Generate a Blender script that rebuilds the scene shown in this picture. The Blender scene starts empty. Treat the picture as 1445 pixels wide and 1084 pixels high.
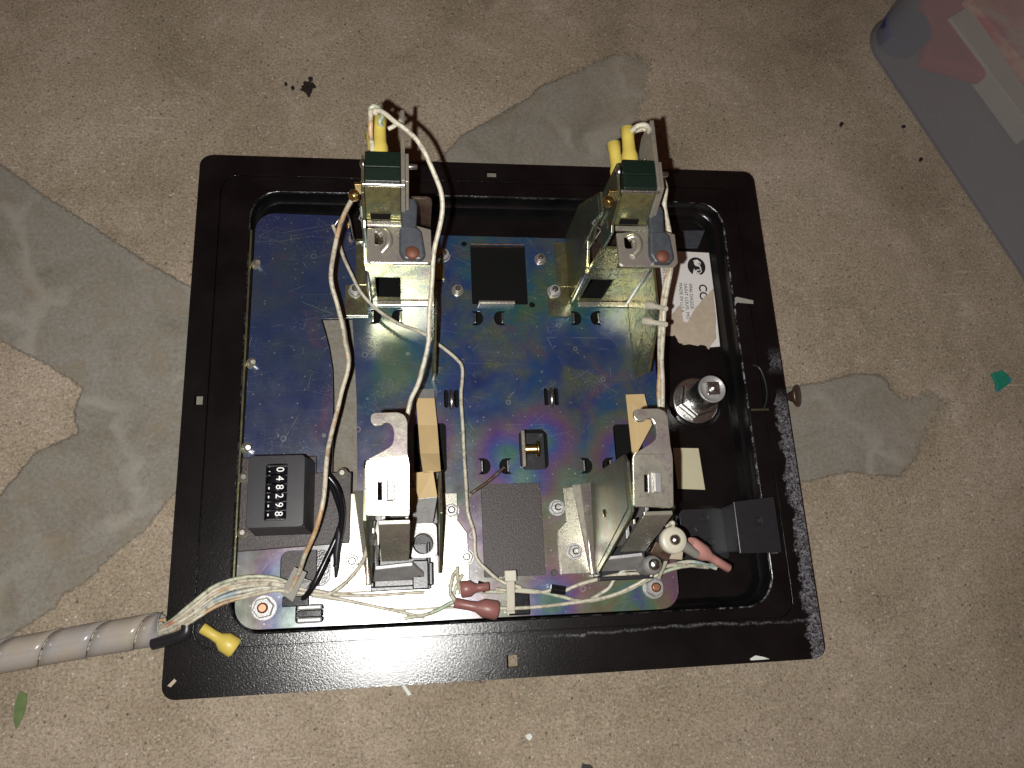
import bpy, math, random
import numpy as np
from mathutils import Matrix, Vector
random.seed(7)
S = 0.001                                   # everything below is written in millimetres
sc = bpy.context.scene
# ------------------------------------------------------------------ camera
F = 1070.0                                  # focal length in pixels of a 1445 x 1084 picture
CAM = np.array([-47.08, -96.47, 359.65])
_r = np.array([0.27895461675969296, -0.13823191994155676, -0.029004011562980506])
_t = np.linalg.norm(_r); _k = _r/_t
_K = np.array([[0, -_k[2], _k[1]], [_k[2], 0, -_k[0]], [-_k[1], _k[0], 0]])
RM = np.eye(3)+math.sin(_t)*_K+(1-math.cos(_t))*_K@_K
cam = bpy.data.objects.new('camera', bpy.data.cameras.new('camera'))
sc.collection.objects.link(cam); sc.camera = cam
cam.matrix_world = Matrix.Translation(Vector(CAM*S)) @ Matrix(RM.tolist()).to_4x4()
cam.data.sensor_width = 36; cam.data.lens = 36*F/1445
cam.data.clip_start = 0.01; cam.data.clip_end = 50
# ------------------------------------------------------------------ light: the phone's flash, dim warm room
w = bpy.data.worlds.new('World'); sc.world = w; w.use_nodes = True
w.node_tree.nodes['Background'].inputs[0].default_value = (1, .40, .24, 1)
w.node_tree.nodes['Background'].inputs[1].default_value = 0.052
ld = bpy.data.lights.new('flash', 'POINT'); ld.energy = 6.5; ld.shadow_soft_size = 0.0022; ld.color = (1.0, .98, .94)
lo = bpy.data.objects.new('flash', ld); sc.collection.objects.link(lo); lo.location = Vector((-64.5, -103.5, 359))*S
sc.view_settings.view_transform = 'Standard'; sc.view_settings.look = 'None'; sc.view_settings.exposure = 0.0
FLOOR = -14.0

def at(px, py, z=0.0):                      # point of the plane at height z (mm)
    d = RM@np.array([(px-722.5)/F, -(py-542)/F, -1.])
    p = CAM+d*((z-CAM[2])/d[2])
    return (float(p[0]), float(p[1]), float(z))
def ats(pts, z=0.0):
    return [at(p[0], p[1], p[2] if len(p) > 2 else z) for p in pts]

# ------------------------------------------------------------------ materials
def nodes(name):
    m = bpy.data.materials.new(name); m.use_nodes = True
    return m, m.node_tree, m.node_tree.nodes['Principled BSDF']
def N(nt, kind, **kw):
    n = nt.nodes.new(kind)
    for k, v in kw.items():
        if k.startswith('i_'): n.inputs[k[2:].replace('_', ' ')].default_value = v
        else: setattr(n, k, v)
    return n
def coord(nt, scale=1000.0):
    tc = N(nt, 'ShaderNodeTexCoord'); mp = N(nt, 'ShaderNodeMapping')
    mp.inputs['Scale'].default_value = (scale,)*3 if not isinstance(scale, tuple) else scale
    nt.links.new(tc.outputs['Object'], mp.inputs[0]); return mp.outputs[0]
def noise(nt, co, scale, detail=3, rough=.55, dist=0):
    n = N(nt, 'ShaderNodeTexNoise'); n.inputs['Scale'].default_value = scale; n.inputs['Detail'].default_value = detail
    n.inputs['Roughness'].default_value = rough; n.inputs['Distortion'].default_value = dist
    nt.links.new(co, n.inputs['Vector']); return n.outputs['Fac']
def ramp(nt, fac, stops, interp='LINEAR'):
    r = N(nt, 'ShaderNodeValToRGB'); r.color_ramp.interpolation = interp
    while len(r.color_ramp.elements) < len(stops): r.color_ramp.elements.new(.5)
    for e, (p, c) in zip(r.color_ramp.elements, stops):
        e.position = p; e.color = (*c, 1) if isinstance(c, tuple) else (c, c, c, 1)
    nt.links.new(fac, r.inputs[0]); return r.outputs[0]
def mix(nt, fac, a, b, mode='MIX'):
    n = N(nt, 'ShaderNodeMix', data_type='RGBA', blend_type=mode)
    for s, v in ((n.inputs[0], fac), (n.inputs[6], a), (n.inputs[7], b)):
        if hasattr(v, 'links'): nt.links.new(v, s)
        elif isinstance(v, tuple): s.default_value = (*v, 1)
        else: s.default_value = v
    return n.outputs[2]
def mth(nt, op, a, b=0.0, c=0.0):
    n = N(nt, 'ShaderNodeMath', operation=op)
    for s, v in zip(n.inputs, (a, b, c)):
        if hasattr(v, 'links'): nt.links.new(v, s)
        else: s.default_value = v
    return n.outputs[0]
def bump(nt, p, h, strength, dist=0.0002):
    b = N(nt, 'ShaderNodeBump'); b.inputs['Strength'].default_value = strength; b.inputs['Distance'].default_value = dist
    nt.links.new(h, b.inputs['Height']); nt.links.new(b.outputs[0], p.inputs['Normal']); return b

def plain(name, col, rough=.5, metal=0.0, var=.25, grain=.15, spec=.5, vscale=.25):
    m, nt, p = nodes(name); co = coord(nt)
    n = noise(nt, co, vscale, 4)
    c = mix(nt, n, tuple(x*(1-var) for x in col), tuple(min(1, x*(1+var)) for x in col))
    nt.links.new(c, p.inputs['Base Color'])
    g = noise(nt, co, 1.6, 2)
    nt.links.new(mth(nt, 'MULTIPLY_ADD', g, .2, rough-.1), p.inputs['Roughness'])
    p.inputs['Metallic'].default_value = metal; p.inputs['Specular IOR Level'].default_value = spec
    bump(nt, p, g, grain); return m

def iridescent(name, stops, metal=.8, rough=.30, scale=.022, speck=.35, smudge=.5, strength=.12):
    """yellow-chromate zinc plating: patches of interference colour, light specks, hairline scratches"""
    m, nt, p = nodes(name); co = coord(nt)
    big = noise(nt, co, scale, 4, .55, .6)
    c = ramp(nt, big, stops)
    mid = noise(nt, co, scale*6, 5, .7)
    c = mix(nt, ramp(nt, mid, [(.45, 0.0), (.75, smudge)]), c, (.30, .33, .19))
    mid2 = noise(nt, co, scale*4.3, 3, .6, 1.0)
    c = mix(nt, ramp(nt, mid2, [(.55, 0.0), (.8, .6)]), c, (.16, .045, .13))
    # dirt specks
    v = N(nt, 'ShaderNodeTexVoronoi'); v.inputs['Scale'].default_value = .42; nt.links.new(co, v.inputs['Vector'])
    sp = ramp(nt, v.outputs['Distance'], [(.06, 1.0), (.13, 0.0)])
    fine = noise(nt, co, 2.2, 3, .7)
    sp2 = ramp(nt, fine, [(.66, 0.0), (.74, 1.0)])
    gate = ramp(nt, noise(nt, co, .05, 2), [(.42, 0.0), (.62, 1.0)])
    spk = mth(nt, 'MULTIPLY', mth(nt, 'MAXIMUM', sp, sp2), mth(nt, 'MULTIPLY', gate, speck))
    c = mix(nt, spk, c, (.42, .40, .34))
    # scratches
    wv = N(nt, 'ShaderNodeTexVoronoi', feature='DISTANCE_TO_EDGE'); wv.inputs['Scale'].default_value = .035
    dco = N(nt, 'ShaderNodeMapping'); dco.inputs['Rotation'].default_value = (0, 0, .6); dco.inputs['Scale'].default_value = (1, 2.6, 1)
    nt.links.new(co, dco.inputs[0]); nt.links.new(dco.outputs[0], wv.inputs['Vector'])
    sr = ramp(nt, wv.outputs['Distance'], [(.0, .55), (.006, 0.0)])
    sr = mth(nt, 'MULTIPLY', sr, ramp(nt, noise(nt, co, .09, 2), [(.48, 0.0), (.56, 1.0)]))
    c = mix(nt, sr, c, (.5, .5, .46))
    nt.links.new(c, p.inputs['Base Color'])
    p.inputs['Metallic'].default_value = metal
    rr = mth(nt, 'MULTIPLY_ADD', mid, .22, rough-.11)
    nt.links.new(mth(nt, 'MULTIPLY_ADD', spk, .4, rr), p.inputs['Roughness'])
    bump(nt, p, fine, strength, .0001)
    return m

M = {}
def plate_mat():
    m, nt, p = nodes('chromate_plate'); co = coord(nt)
    sx = N(nt, 'ShaderNodeSeparateXYZ'); nt.links.new(co, sx.inputs[0])
    n1 = noise(nt, co, .016, 4, .55, .5)
    navy = ramp(nt, n1, [(.33, (.004, .016, .085)), (.48, (.005, .032, .13)), (.56, (.006, .060, .11)), (.63, (.018, .08, .06)), (.74, (.045, .075, .03))])
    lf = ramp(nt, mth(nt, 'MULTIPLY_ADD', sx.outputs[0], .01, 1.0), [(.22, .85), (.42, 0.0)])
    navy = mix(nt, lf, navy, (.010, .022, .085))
    n2 = noise(nt, co, .024, 5, .6, .8)
    rain = ramp(nt, n2, [(.30, (.035, .03, .11)), (.40, (.12, .055, .12)), (.48, (.15, .075, .09)), (.55, (.11, .13, .06)), (.62, (.05, .13, .10)), (.72, (.05, .06, .17))])
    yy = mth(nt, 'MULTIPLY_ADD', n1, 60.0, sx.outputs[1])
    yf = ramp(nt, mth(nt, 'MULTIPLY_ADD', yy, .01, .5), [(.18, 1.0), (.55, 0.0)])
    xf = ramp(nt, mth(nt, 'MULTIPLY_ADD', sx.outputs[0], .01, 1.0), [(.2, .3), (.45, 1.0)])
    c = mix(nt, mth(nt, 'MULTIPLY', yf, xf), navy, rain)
    gr = mth(nt, 'MULTIPLY', ramp(nt, noise(nt, co, .05, 5, .65, .4), [(.44, 0.0), (.68, .8)]), ramp(nt, mth(nt, 'MULTIPLY_ADD', sx.outputs[0], .01, 1.0), [(.3, .35), (.5, 1.0)]))
    c = mix(nt, gr, c, (.062, .078, .034))
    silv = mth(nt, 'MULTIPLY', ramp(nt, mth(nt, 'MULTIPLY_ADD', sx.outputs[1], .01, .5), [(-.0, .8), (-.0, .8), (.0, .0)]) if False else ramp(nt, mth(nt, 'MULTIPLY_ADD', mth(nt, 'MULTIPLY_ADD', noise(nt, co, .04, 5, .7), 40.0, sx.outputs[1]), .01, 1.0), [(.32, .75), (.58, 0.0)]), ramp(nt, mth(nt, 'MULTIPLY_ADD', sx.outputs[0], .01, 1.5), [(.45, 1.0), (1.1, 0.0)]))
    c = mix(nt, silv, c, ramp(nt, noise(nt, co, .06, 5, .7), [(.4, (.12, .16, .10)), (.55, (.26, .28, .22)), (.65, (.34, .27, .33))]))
    pu = ramp(nt, noise(nt, co, .035, 4, .6, 1.2), [(.60, 0.0), (.74, .5)])
    c = mix(nt, pu, c, (.10, .03, .06))
    hd = None                                   # interference rings of the plating round the punched openings
    for hx, hy in ((2, -30), (62, -30), (19, -22), (-40, -22), (9, -40), (-100, -84), (-97, -101), (19, -98)):
        ds = N(nt, 'ShaderNodeVectorMath', operation='DISTANCE'); nt.links.new(co, ds.inputs[0]); ds.inputs[1].default_value = (hx, hy, 14.0)
        hd = ds.outputs['Value'] if hd is None else mth(nt, 'MINIMUM', hd, ds.outputs['Value'])
    hn = mth(nt, 'MULTIPLY_ADD', mth(nt, 'MULTIPLY_ADD', noise(nt, co, .07, 4, .65), 9.0, hd), .04, -.18)
    hcol = ramp(nt, hn, [(.15, (.02, .12, .10)), (.30, (.015, .05, .22)), (.45, (.09, .02, .20)), (.62, (.16, .05, .09)), (.85, (.13, .12, .04))])
    c = mix(nt, ramp(nt, hn, [(.3, .8), (.95, 0.0)]), c, hcol)
    v = N(nt, 'ShaderNodeTexVoronoi'); v.inputs['Scale'].default_value = .34; nt.links.new(co, v.inputs['Vector'])
    pk = N(nt, 'ShaderNodeSeparateColor'); nt.links.new(v.outputs['Color'], pk.inputs[0])
    sp = mth(nt, 'MULTIPLY', ramp(nt, v.outputs['Distance'], [(.08, 1.0), (.16, 0.0)]), ramp(nt, pk.outputs[0], [(.72, 0.0), (.74, 1.0)]))
    rg = N(nt, 'ShaderNodeTexVoronoi'); rg.inputs['Scale'].default_value = .075; nt.links.new(co, rg.inputs['Vector'])
    pr = N(nt, 'ShaderNodeSeparateColor'); nt.links.new(rg.outputs['Color'], pr.inputs[0])
    ring = mth(nt, 'MULTIPLY', ramp(nt, rg.outputs['Distance'], [(.07, 0.0), (.09, .6), (.12, 0.0)]), ramp(nt, pr.outputs[1], [(.55, 0.0), (.57, 1.0)]))
    fine = noise(nt, co, 1.3, 5, .75)
    dust = mth(nt, 'MULTIPLY', ramp(nt, fine, [(.56, 0.0), (.72, .8)]), ramp(nt, noise(nt, co, .045, 4, .7), [(.47, 0.0), (.66, 1.0)]))
    spk = mth(nt, 'MAXIMUM', mth(nt, 'MAXIMUM', mth(nt, 'MULTIPLY', sp, .45), mth(nt, 'MULTIPLY', ring, .6)), mth(nt, 'MULTIPLY', dust, .7))
    c = mix(nt, .02, c, (.20, .22, .20))
    c = mix(nt, spk, c, (.30, .29, .25))
    for rot, scl, thr in ((.6, .03, .47), (-.9, .045, .50), (1.9, .022, .45)):
        dco = N(nt, 'ShaderNodeMapping'); dco.inputs['Rotation'].default_value = (0, 0, rot); dco.inputs['Scale'].default_value = (1, 3.2, 1); dco.inputs['Location'].default_value = (rot*90, 40, 0)
        nt.links.new(co, dco.inputs[0]); wv = N(nt, 'ShaderNodeTexVoronoi', feature='DISTANCE_TO_EDGE'); wv.inputs['Scale'].default_value = scl; nt.links.new(dco.outputs[0], wv.inputs['Vector'])
        sr = mth(nt, 'MULTIPLY', ramp(nt, wv.outputs['Distance'], [(.0, .35), (.003, 0.0)]), ramp(nt, noise(nt, co, .06+scl, 3), [(thr+.05, 0.0), (thr+.1, 1.0)]))
        c = mix(nt, sr, c, (.42, .42, .38))
    nt.links.new(c, p.inputs['Base Color'])
    p.inputs['Metallic'].default_value = .12; p.inputs['IOR'].default_value = 2.35
    rr = mth(nt, 'MULTIPLY_ADD', noise(nt, co, .07, 4, .65), .24, .11)
    nt.links.new(mth(nt, 'MULTIPLY_ADD', spk, .3, rr), p.inputs['Roughness'])
    bump(nt, p, mth(nt, 'ADD', fine, mth(nt, 'MULTIPLY', noise(nt, co, .02, 2), 12.0)), .12, .0001); return m
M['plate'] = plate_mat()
M['zinc'] = iridescent('chromate_zinc', [(.3, (.22, .21, .11)), (.45, (.38, .36, .17)), (.55, (.24, .27, .17)), (.7, (.28, .19, .16))], metal=.85, rough=.26, scale=.05, speck=.7, smudge=.3)
M['zinc_bright'] = iridescent('bright_zinc', [(.3, (.40, .40, .34)), (.5, (.52, .50, .42)), (.7, (.44, .37, .38))], metal=.75, rough=.28, scale=.06, speck=.5, smudge=.2, strength=.4)
M['bronze'] = iridescent('bronze_zinc', [(.3, (.10, .11, .08)), (.45, (.18, .16, .08)), (.55, (.13, .19, .14)), (.7, (.17, .09, .09))], metal=.8, rough=.34, scale=.05, speck=1.0, smudge=.35)
M['rust_zinc'] = iridescent('brown_zinc', [(.3, (.07, .035, .03)), (.5, (.10, .06, .04)), (.7, (.12, .05, .06))], metal=.6, rough=.4, scale=.06, speck=.5, smudge=.3)
M['steel'] = plain('bright_steel', (.62, .62, .60), .28, 1.0, .2, .2)
M['steel_dull'] = plain('dull_steel', (.36, .355, .35), .42, .45, .3, .6)
M['copper'] = plain('coppery_stud', (.42, .20, .12), .4, .8)
M['rivet'] = plain('rusty_rivet', (.14, .05, .028), .6, .2, .5, .3)
M['brass'] = plain('brass', (.48, .34, .13), .3, 1.0, .2)
M['slate'] = plain('slate_grey_lever', (.045, .05, .06), .45, .1, .5, .3, .5, .35)
M['green'] = plain('green_phenolic', (.002, .009, .005), .42, 0, .2, .15)
M['yellow'] = plain('yellow_insulator', (.56, .44, .09), .42, 0, .14, .1)
M['pink'] = plain('pink_insulator', (.50, .25, .22), .35, 0, .15, .1)
M['maroon'] = plain('maroon_insulator', (.24, .10, .09), .4, 0, .2, .1)
M['tan'] = plain('tan_tape', (.50, .37, .19), .38, 0, .10, .1, .5, .12)
M['cream'] = plain('cream_tape', (.52, .48, .33), .6, 0, .08, .3)
M['white'] = plain('label_paper', (.66, .64, .62), .5, 0, .05, .1)
M['torn'] = plain('torn_paper', (.42, .35, .27), .85, 0, .22, 1.0, .3, .3)
M['void'] = plain('dull_black', (.003, .003, .003), .7, 0, .2, .1, .15)
M['ink'] = plain('black_ink', (.012, .012, .013), .5, 0, .1, .05)
M['digit'] = plain('digit_white', (.8, .8, .8), .5, 0, .05, .05)
M['nylon'] = plain('nylon_tie', (.50, .47, .38), .4, 0, .12, .1)
M['black'] = plain('black_plastic', (.016, .016, .019), .36, 0, .25, .15)
M['gloss'] = plain('black_gloss_wire', (.008, .008, .010), .2, 0, .2, .05)
M['graytape'] = plain('grey_tape', (.28, .27, .24), .55, 0, .12, .2)
M['leaf'] = plain('green_leaf', (.10, .15, .05), .6, 0, .4, .4)
M['chipg'] = plain('green_chip', (.012, .20, .13), .5, 0, .3, .2)
M['chipb'] = plain('teal_chip', (.01, .20, .24), .5, 0, .3, .2)
M['tar'] = plain('tar', (.018, .015, .014), .5, 0, .5, .8)
M['pale'] = plain('pale_chip', (.6, .62, .58), .6, 0, .1, .2)

def black_coat(name='black_powder_coat', edge=False):
    m, nt, p = nodes(name); co = coord(nt)
    sp = noise(nt, co, 1.15, 3, .75)
    c = ramp(nt, noise(nt, co, .05, 3), [(.35, (.003, .003, .0035)), (.7, (.007, .0065, .0065))])
    dust = ramp(nt, noise(nt, co, 1.9, 4, .75), [(.66, 0.0), (.78, .30)])
    c = mix(nt, mth(nt, 'MULTIPLY', dust, ramp(nt, noise(nt, co, .03, 3), [(.42, 0.0), (.65, 1.0)])), c, (.22, .20, .17))
    # worn band along the right edge and scuffs along the bottom fold (object space, mm)
    sx = N(nt, 'ShaderNodeSeparateXYZ'); nt.links.new(co, sx.inputs[0])
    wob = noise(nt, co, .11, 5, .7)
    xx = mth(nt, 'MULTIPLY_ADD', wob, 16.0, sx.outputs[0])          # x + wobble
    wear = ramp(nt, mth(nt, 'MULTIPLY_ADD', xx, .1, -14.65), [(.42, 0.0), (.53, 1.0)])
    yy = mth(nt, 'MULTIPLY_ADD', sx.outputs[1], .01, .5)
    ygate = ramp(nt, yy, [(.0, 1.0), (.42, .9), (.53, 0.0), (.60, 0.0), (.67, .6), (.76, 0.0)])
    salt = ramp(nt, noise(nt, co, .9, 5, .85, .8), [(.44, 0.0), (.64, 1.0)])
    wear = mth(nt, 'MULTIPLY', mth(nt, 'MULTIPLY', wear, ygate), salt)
    yb = mth(nt, 'MULTIPLY_ADD', noise(nt, co, .05, 4, .7), 6.0, sx.outputs[1])
    d = mth(nt, 'ABSOLUTE', mth(nt, 'ADD', yb, 110.0))
    scuff = ramp(nt, d, [(.0, .6), (.9, 0.0)])
    scuff = mth(nt, 'MULTIPLY', scuff, mth(nt, 'MULTIPLY', ramp(nt, mth(nt, 'MULTIPLY_ADD', sx.outputs[0], .01, 0.0), [(.10, 0.0), (.3, 1.0)]), salt))
    wear = mth(nt, 'MINIMUM', mth(nt, 'ADD', wear, scuff), 1.0)
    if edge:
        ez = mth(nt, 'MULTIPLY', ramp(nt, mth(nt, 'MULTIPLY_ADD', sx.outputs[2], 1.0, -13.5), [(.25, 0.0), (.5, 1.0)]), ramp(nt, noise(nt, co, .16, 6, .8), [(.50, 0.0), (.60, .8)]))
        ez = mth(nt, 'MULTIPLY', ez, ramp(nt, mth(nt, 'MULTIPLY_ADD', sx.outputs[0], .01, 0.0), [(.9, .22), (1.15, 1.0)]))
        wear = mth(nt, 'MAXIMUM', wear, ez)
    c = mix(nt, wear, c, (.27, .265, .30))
    nt.links.new(c, p.inputs['Base Color'])
    nt.links.new(mth(nt, 'MULTIPLY_ADD', wear, .4, .20), p.inputs['Roughness'])
    p.inputs['IOR'].default_value = 1.6
    bump(nt, p, sp, .8, .0001); return m
M['coat'] = black_coat(); M['coat_edge'] = black_coat('black_coat_worn_edge', True)
def speckle_coat(name='black_textured_panel'):
    m, nt, p = nodes(name); co = coord(nt)
    n = noise(nt, co, 1.3, 3, .75)
    p.inputs['Specular IOR Level'].default_value = .5
    nt.links.new(ramp(nt, n, [(.4, (.006, .005, .006)), (.66, (.062, .040, .038))]), p.inputs['Base Color'])
    p.inputs['Roughness'].default_value = .45; bump(nt, p, n, .6, .0003); return m
M['panel'] = speckle_coat()

def wire_mat(name, base, tint, thr=.56):
    m, nt, p = nodes(name); co = coord(nt)
    n = noise(nt, co, .055, 3, .6)
    c = mix(nt, ramp(nt, n, [(thr, 0.0), (thr+.06, .75)]), base, tint)
    gr = noise(nt, co, .35, 5, .75)
    c = mix(nt, ramp(nt, gr, [(.48, 0.0), (.66, .75)]), c, (.12, .09, .06))
    nt.links.new(c, p.inputs['Base Color']); p.inputs['Roughness'].default_value = .42
    return m
M['wire_orange'] = wire_mat('wire_cream_orange', (.52, .48, .37), (.46, .25, .10), .54)
M['wire_white'] = wire_mat('wire_cream', (.52, .49, .39), (.34, .31, .24), .58)
M['wire_red'] = wire_mat('wire_cream_red', (.51, .47, .37), (.45, .09, .05), .57)
M['wire_blue'] = wire_mat('wire_cream_blue', (.52, .51, .43), (.18, .30, .38), .56)
M['wire_green'] = wire_mat('wire_cream_green', (.48, .49, .37), (.25, .36, .24), .52)

def ground_mat():
    m, nt, p = nodes('concrete'); co = coord(nt)
    a = N(nt, 'ShaderNodeAttribute', attribute_name='patch')
    n1 = noise(nt, co, .011, 5, .6)
    c = ramp(nt, n1, [(.34, (.225, .183, .128)), (.5, (.325, .268, .20)), (.66, (.40, .333, .262))])
    c = mix(nt, ramp(nt, noise(nt, co, .045, 5, .7), [(.42, 0.0), (.7, .6)]), c, (.26, .215, .15))
    c = mix(nt, ramp(nt, noise(nt, co, .03, 5, .75, .5), [(.52, 0.0), (.75, .6)]), c, (.45, .37, .30))
    g1 = noise(nt, co, .75, 6, .85)
    c = mix(nt, 1.0, c, ramp(nt, g1, [(.34, .18), (.44, .41), (.52, .52), (.60, .63), (.70, .86)]), 'OVERLAY')
    v = N(nt, 'ShaderNodeTexVoronoi'); v.inputs['Scale'].default_value = .8; nt.links.new(co, v.inputs['Vector'])
    pick = N(nt, 'ShaderNodeSeparateColor'); nt.links.new(v.outputs['Color'], pick.inputs[0])
    cell = ramp(nt, pick.outputs[0], [(.0, (.10, .085, .07)), (.10, (.22, .18, .10)), (.3, (.38, .30, .22)), (.6, (.40, .27, .20)), (.8, (.50, .44, .33)), (.97, (.80, .74, .66))], 'CONSTANT')
    c = mix(nt, mth(nt, 'MULTIPLY', ramp(nt, v.outputs['Distance'], [(.2, .55), (.55, 0.0)]), ramp(nt, noise(nt, co, .2, 3), [(.4, .35), (.6, 1.0)])), c, cell)
    v2 = N(nt, 'ShaderNodeTexVoronoi'); v2.inputs['Scale'].default_value = .24; v2.inputs['Randomness'].default_value = 1.0; nt.links.new(co, v2.inputs['Vector'])
    pk2 = N(nt, 'ShaderNodeSeparateColor'); nt.links.new(v2.outputs['Color'], pk2.inputs[0])
    dark = mth(nt, 'MULTIPLY', ramp(nt, v2.outputs['Distance'], [(.06, 1.0), (.20, 0.0)]), ramp(nt, pk2.outputs[0], [(.72, 0.0), (.74, .9)]))
    c = mix(nt, dark, c, (.06, .05, .045))
    fe = ramp(nt, noise(nt, co, .8, 4, .8), [(.60, 0.0), (.70, .7)])
    c = mix(nt, fe, c, (.13, .105, .085))
    ch = mth(nt, 'MULTIPLY', ramp(nt, noise(nt, co, .022, 5, .7), [(.60, 0.0), (.76, .5)]), ramp(nt, noise(nt, co, .4, 4, .8), [(.46, 0.0), (.60, 1.0)]))
    c = mix(nt, ch, c, (.60, .54, .50))
    for rz, lx_ in ((.55, 0), (1.1, 50), (-.3, 20)):
        mp = N(nt, 'ShaderNodeMapping'); mp.inputs['Rotation'].default_value = (0, 0, rz); mp.inputs['Scale'].default_value = (.04, 1.1, 1); mp.inputs['Location'].default_value = (lx_, lx_, 0)
        nt.links.new(co, mp.inputs[0]); sl = ramp(nt, noise(nt, mp.outputs[0], .6, 2, .5), [(.70, 0.0), (.76, .6)])
        c = mix(nt, mth(nt, 'MULTIPLY', sl, ramp(nt, noise(nt, co, .012, 2), [(.5, 0.0), (.62, 1.0)])), c, (.55, .50, .45))
    # patch of trowelled grey cement
    pn = noise(nt, co, .03, 5, .65, .8)
    pc = ramp(nt, pn, [(.3, (.160, .145, .113)), (.5, (.208, .192, .160)), (.7, (.232, .220, .196))])
    pc = mix(nt, .5, pc, ramp(nt, noise(nt, co, .5, 5, .8), [(.36, .3), (.5, .5), (.66, .72)]), 'OVERLAY')
    pc = mix(nt, ramp(nt, noise(nt, co, .06, 5, .7, .6), [(.53, 0.0), (.70, .75)]), pc, (.21, .17, .115))
    pc = mix(nt, ramp(nt, noise(nt, co, .9, 3, .7), [(.62, 0.0), (.8, .35)]), pc, (.12, .11, .10))
    wv = N(nt, 'ShaderNodeTexVoronoi', feature='DISTANCE_TO_EDGE'); wv.inputs['Scale'].default_value = .014; 
    wco = N(nt, 'ShaderNodeVectorMath', operation='ADD'); nz = N(nt, 'ShaderNodeTexNoise'); nz.inputs['Scale'].default_value = .05; nt.links.new(co, nz.inputs['Vector'])
    sc3 = N(nt, 'ShaderNodeVectorMath', operation='SCALE'); sc3.inputs['Scale'].default_value = 24; nt.links.new(nz.outputs['Color'], sc3.inputs[0])
    nt.links.new(co, wco.inputs[0]); nt.links.new(sc3.outputs[0], wco.inputs[1]); nt.links.new(wco.outputs[0], wv.inputs['Vector'])
    smear = ramp(nt, wv.outputs['Distance'], [(.0, .5), (.03, .3), (.05, 0.0)])
    pc = mix(nt, mth(nt, 'MULTIPLY', smear, ramp(nt, noise(nt, co, .02, 2), [(.45, 0.0), (.6, 1.0)])), pc, (.33, .31, .27))
    en = mth(nt, 'MULTIPLY_ADD', noise(nt, co, .35, 5, .7), 5.0, -2.5)
    fa = N(nt, 'ShaderNodeAttribute', attribute_name='feather')
    en = mth(nt, 'MULTIPLY', en, mth(nt, 'MULTIPLY_ADD', fa.outputs['Fac'], 2.2, 1.0))
    big = mth(nt, 'MULTIPLY', mth(nt, 'MULTIPLY_ADD', noise(nt, co, .06, 5, .7), 26.0, -16.0), fa.outputs['Fac'])
    dd = mth(nt, 'ADD', mth(nt, 'ADD', a.outputs['Fac'], en), big)
    mask = ramp(nt, mth(nt, 'MULTIPLY_ADD', dd, .5, .5), [(.40, 0.0), (.60, 1.0)])
    rim = ramp(nt, mth(nt, 'ABSOLUTE', mth(nt, 'ADD', dd, .4)), [(.0, .7), (.7, 0.0)])
    c = mix(nt, mth(nt, 'MULTIPLY', mask, mth(nt, 'MULTIPLY_ADD', fa.outputs['Fac'], -.35, 1.0)), c, pc)
    c = mix(nt, mth(nt, 'MULTIPLY', rim, mth(nt, 'MULTIPLY_ADD', fa.outputs['Fac'], -.9, 1.0)), c, (.12, .105, .085))
    nt.links.new(c, p.inputs['Base Color'])
    p.inputs['Roughness'].default_value = .8; p.inputs['Specular IOR Level'].default_value = .25
    hgt = mth(nt, 'MULTIPLY', mth(nt, 'ADD', g1, mth(nt, 'MULTIPLY', fe, -.6)), mth(nt, 'MULTIPLY_ADD', mask, -.8, 1.0))
    hgt = mth(nt, 'ADD', hgt, mth(nt, 'MULTIPLY', smear, .3))
    hgt = mth(nt, 'ADD', hgt, mth(nt, 'MULTIPLY', mask, 1.0))
    bump(nt, p, hgt, .85, .0005)
    return m
M['ground'] = ground_mat()

def sleeve_mat():
    m, nt, p = nodes('frosted_sleeve'); co = coord(nt)
    nt.links.new(ramp(nt, noise(nt, co, .05, 3), [(.4, (.50, .44, .37)), (.6, (.43, .42, .43))]), p.inputs['Base Color'])
    p.inputs['Roughness'].default_value = .22
    tr = N(nt, 'ShaderNodeBsdfTransparent'); mx = N(nt, 'ShaderNodeMixShader'); mx.inputs[0].default_value = .46
    out = nt.nodes['Material Output']
    nt.links.new(p.outputs[0], mx.inputs[1]); nt.links.new(tr.outputs[0], mx.inputs[2]); nt.links.new(mx.outputs[0], out.inputs[0]); return m
M['sleeve'] = sleeve_mat()
def bin_mat():
    m, nt, p = nodes('frosted_bin_plastic'); co = coord(nt)
    p.inputs['Base Color'].default_value = (.40, .40, .395, 1)
    p.inputs['Roughness'].default_value = .5
    tr = N(nt, 'ShaderNodeBsdfTransparent'); tr.inputs[0].default_value = (.8, .8, .85, 1)
    mx = N(nt, 'ShaderNodeMixShader'); mx.inputs[0].default_value = .80
    nt.links.new(p.outputs[0], mx.inputs[1]); nt.links.new(tr.outputs[0], mx.inputs[2]); nt.links.new(mx.outputs[0], nt.nodes['Material Output'].inputs[0]); return m
M['bin'] = bin_mat()
def soft(name, col, rough=.7): return plain(name, col, rough, 0, .3, .05, .3, .02)
M['navy'] = soft('navy_plastic', (.03, .035, .12)); M['redbox'] = soft('red_plastic', (.55, .05, .06)); M['card'] = iridescent('printed_card', [(.35, (.80, .05, .03)), (.48, (.9, .30, .12)), (.55, (.9, .55, .30)), (.63, (.75, .07, .05))], metal=0, rough=.5, scale=.02, speck=0, smudge=0)
M['board'] = soft('cream_board', (.70, .64, .42))

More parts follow.
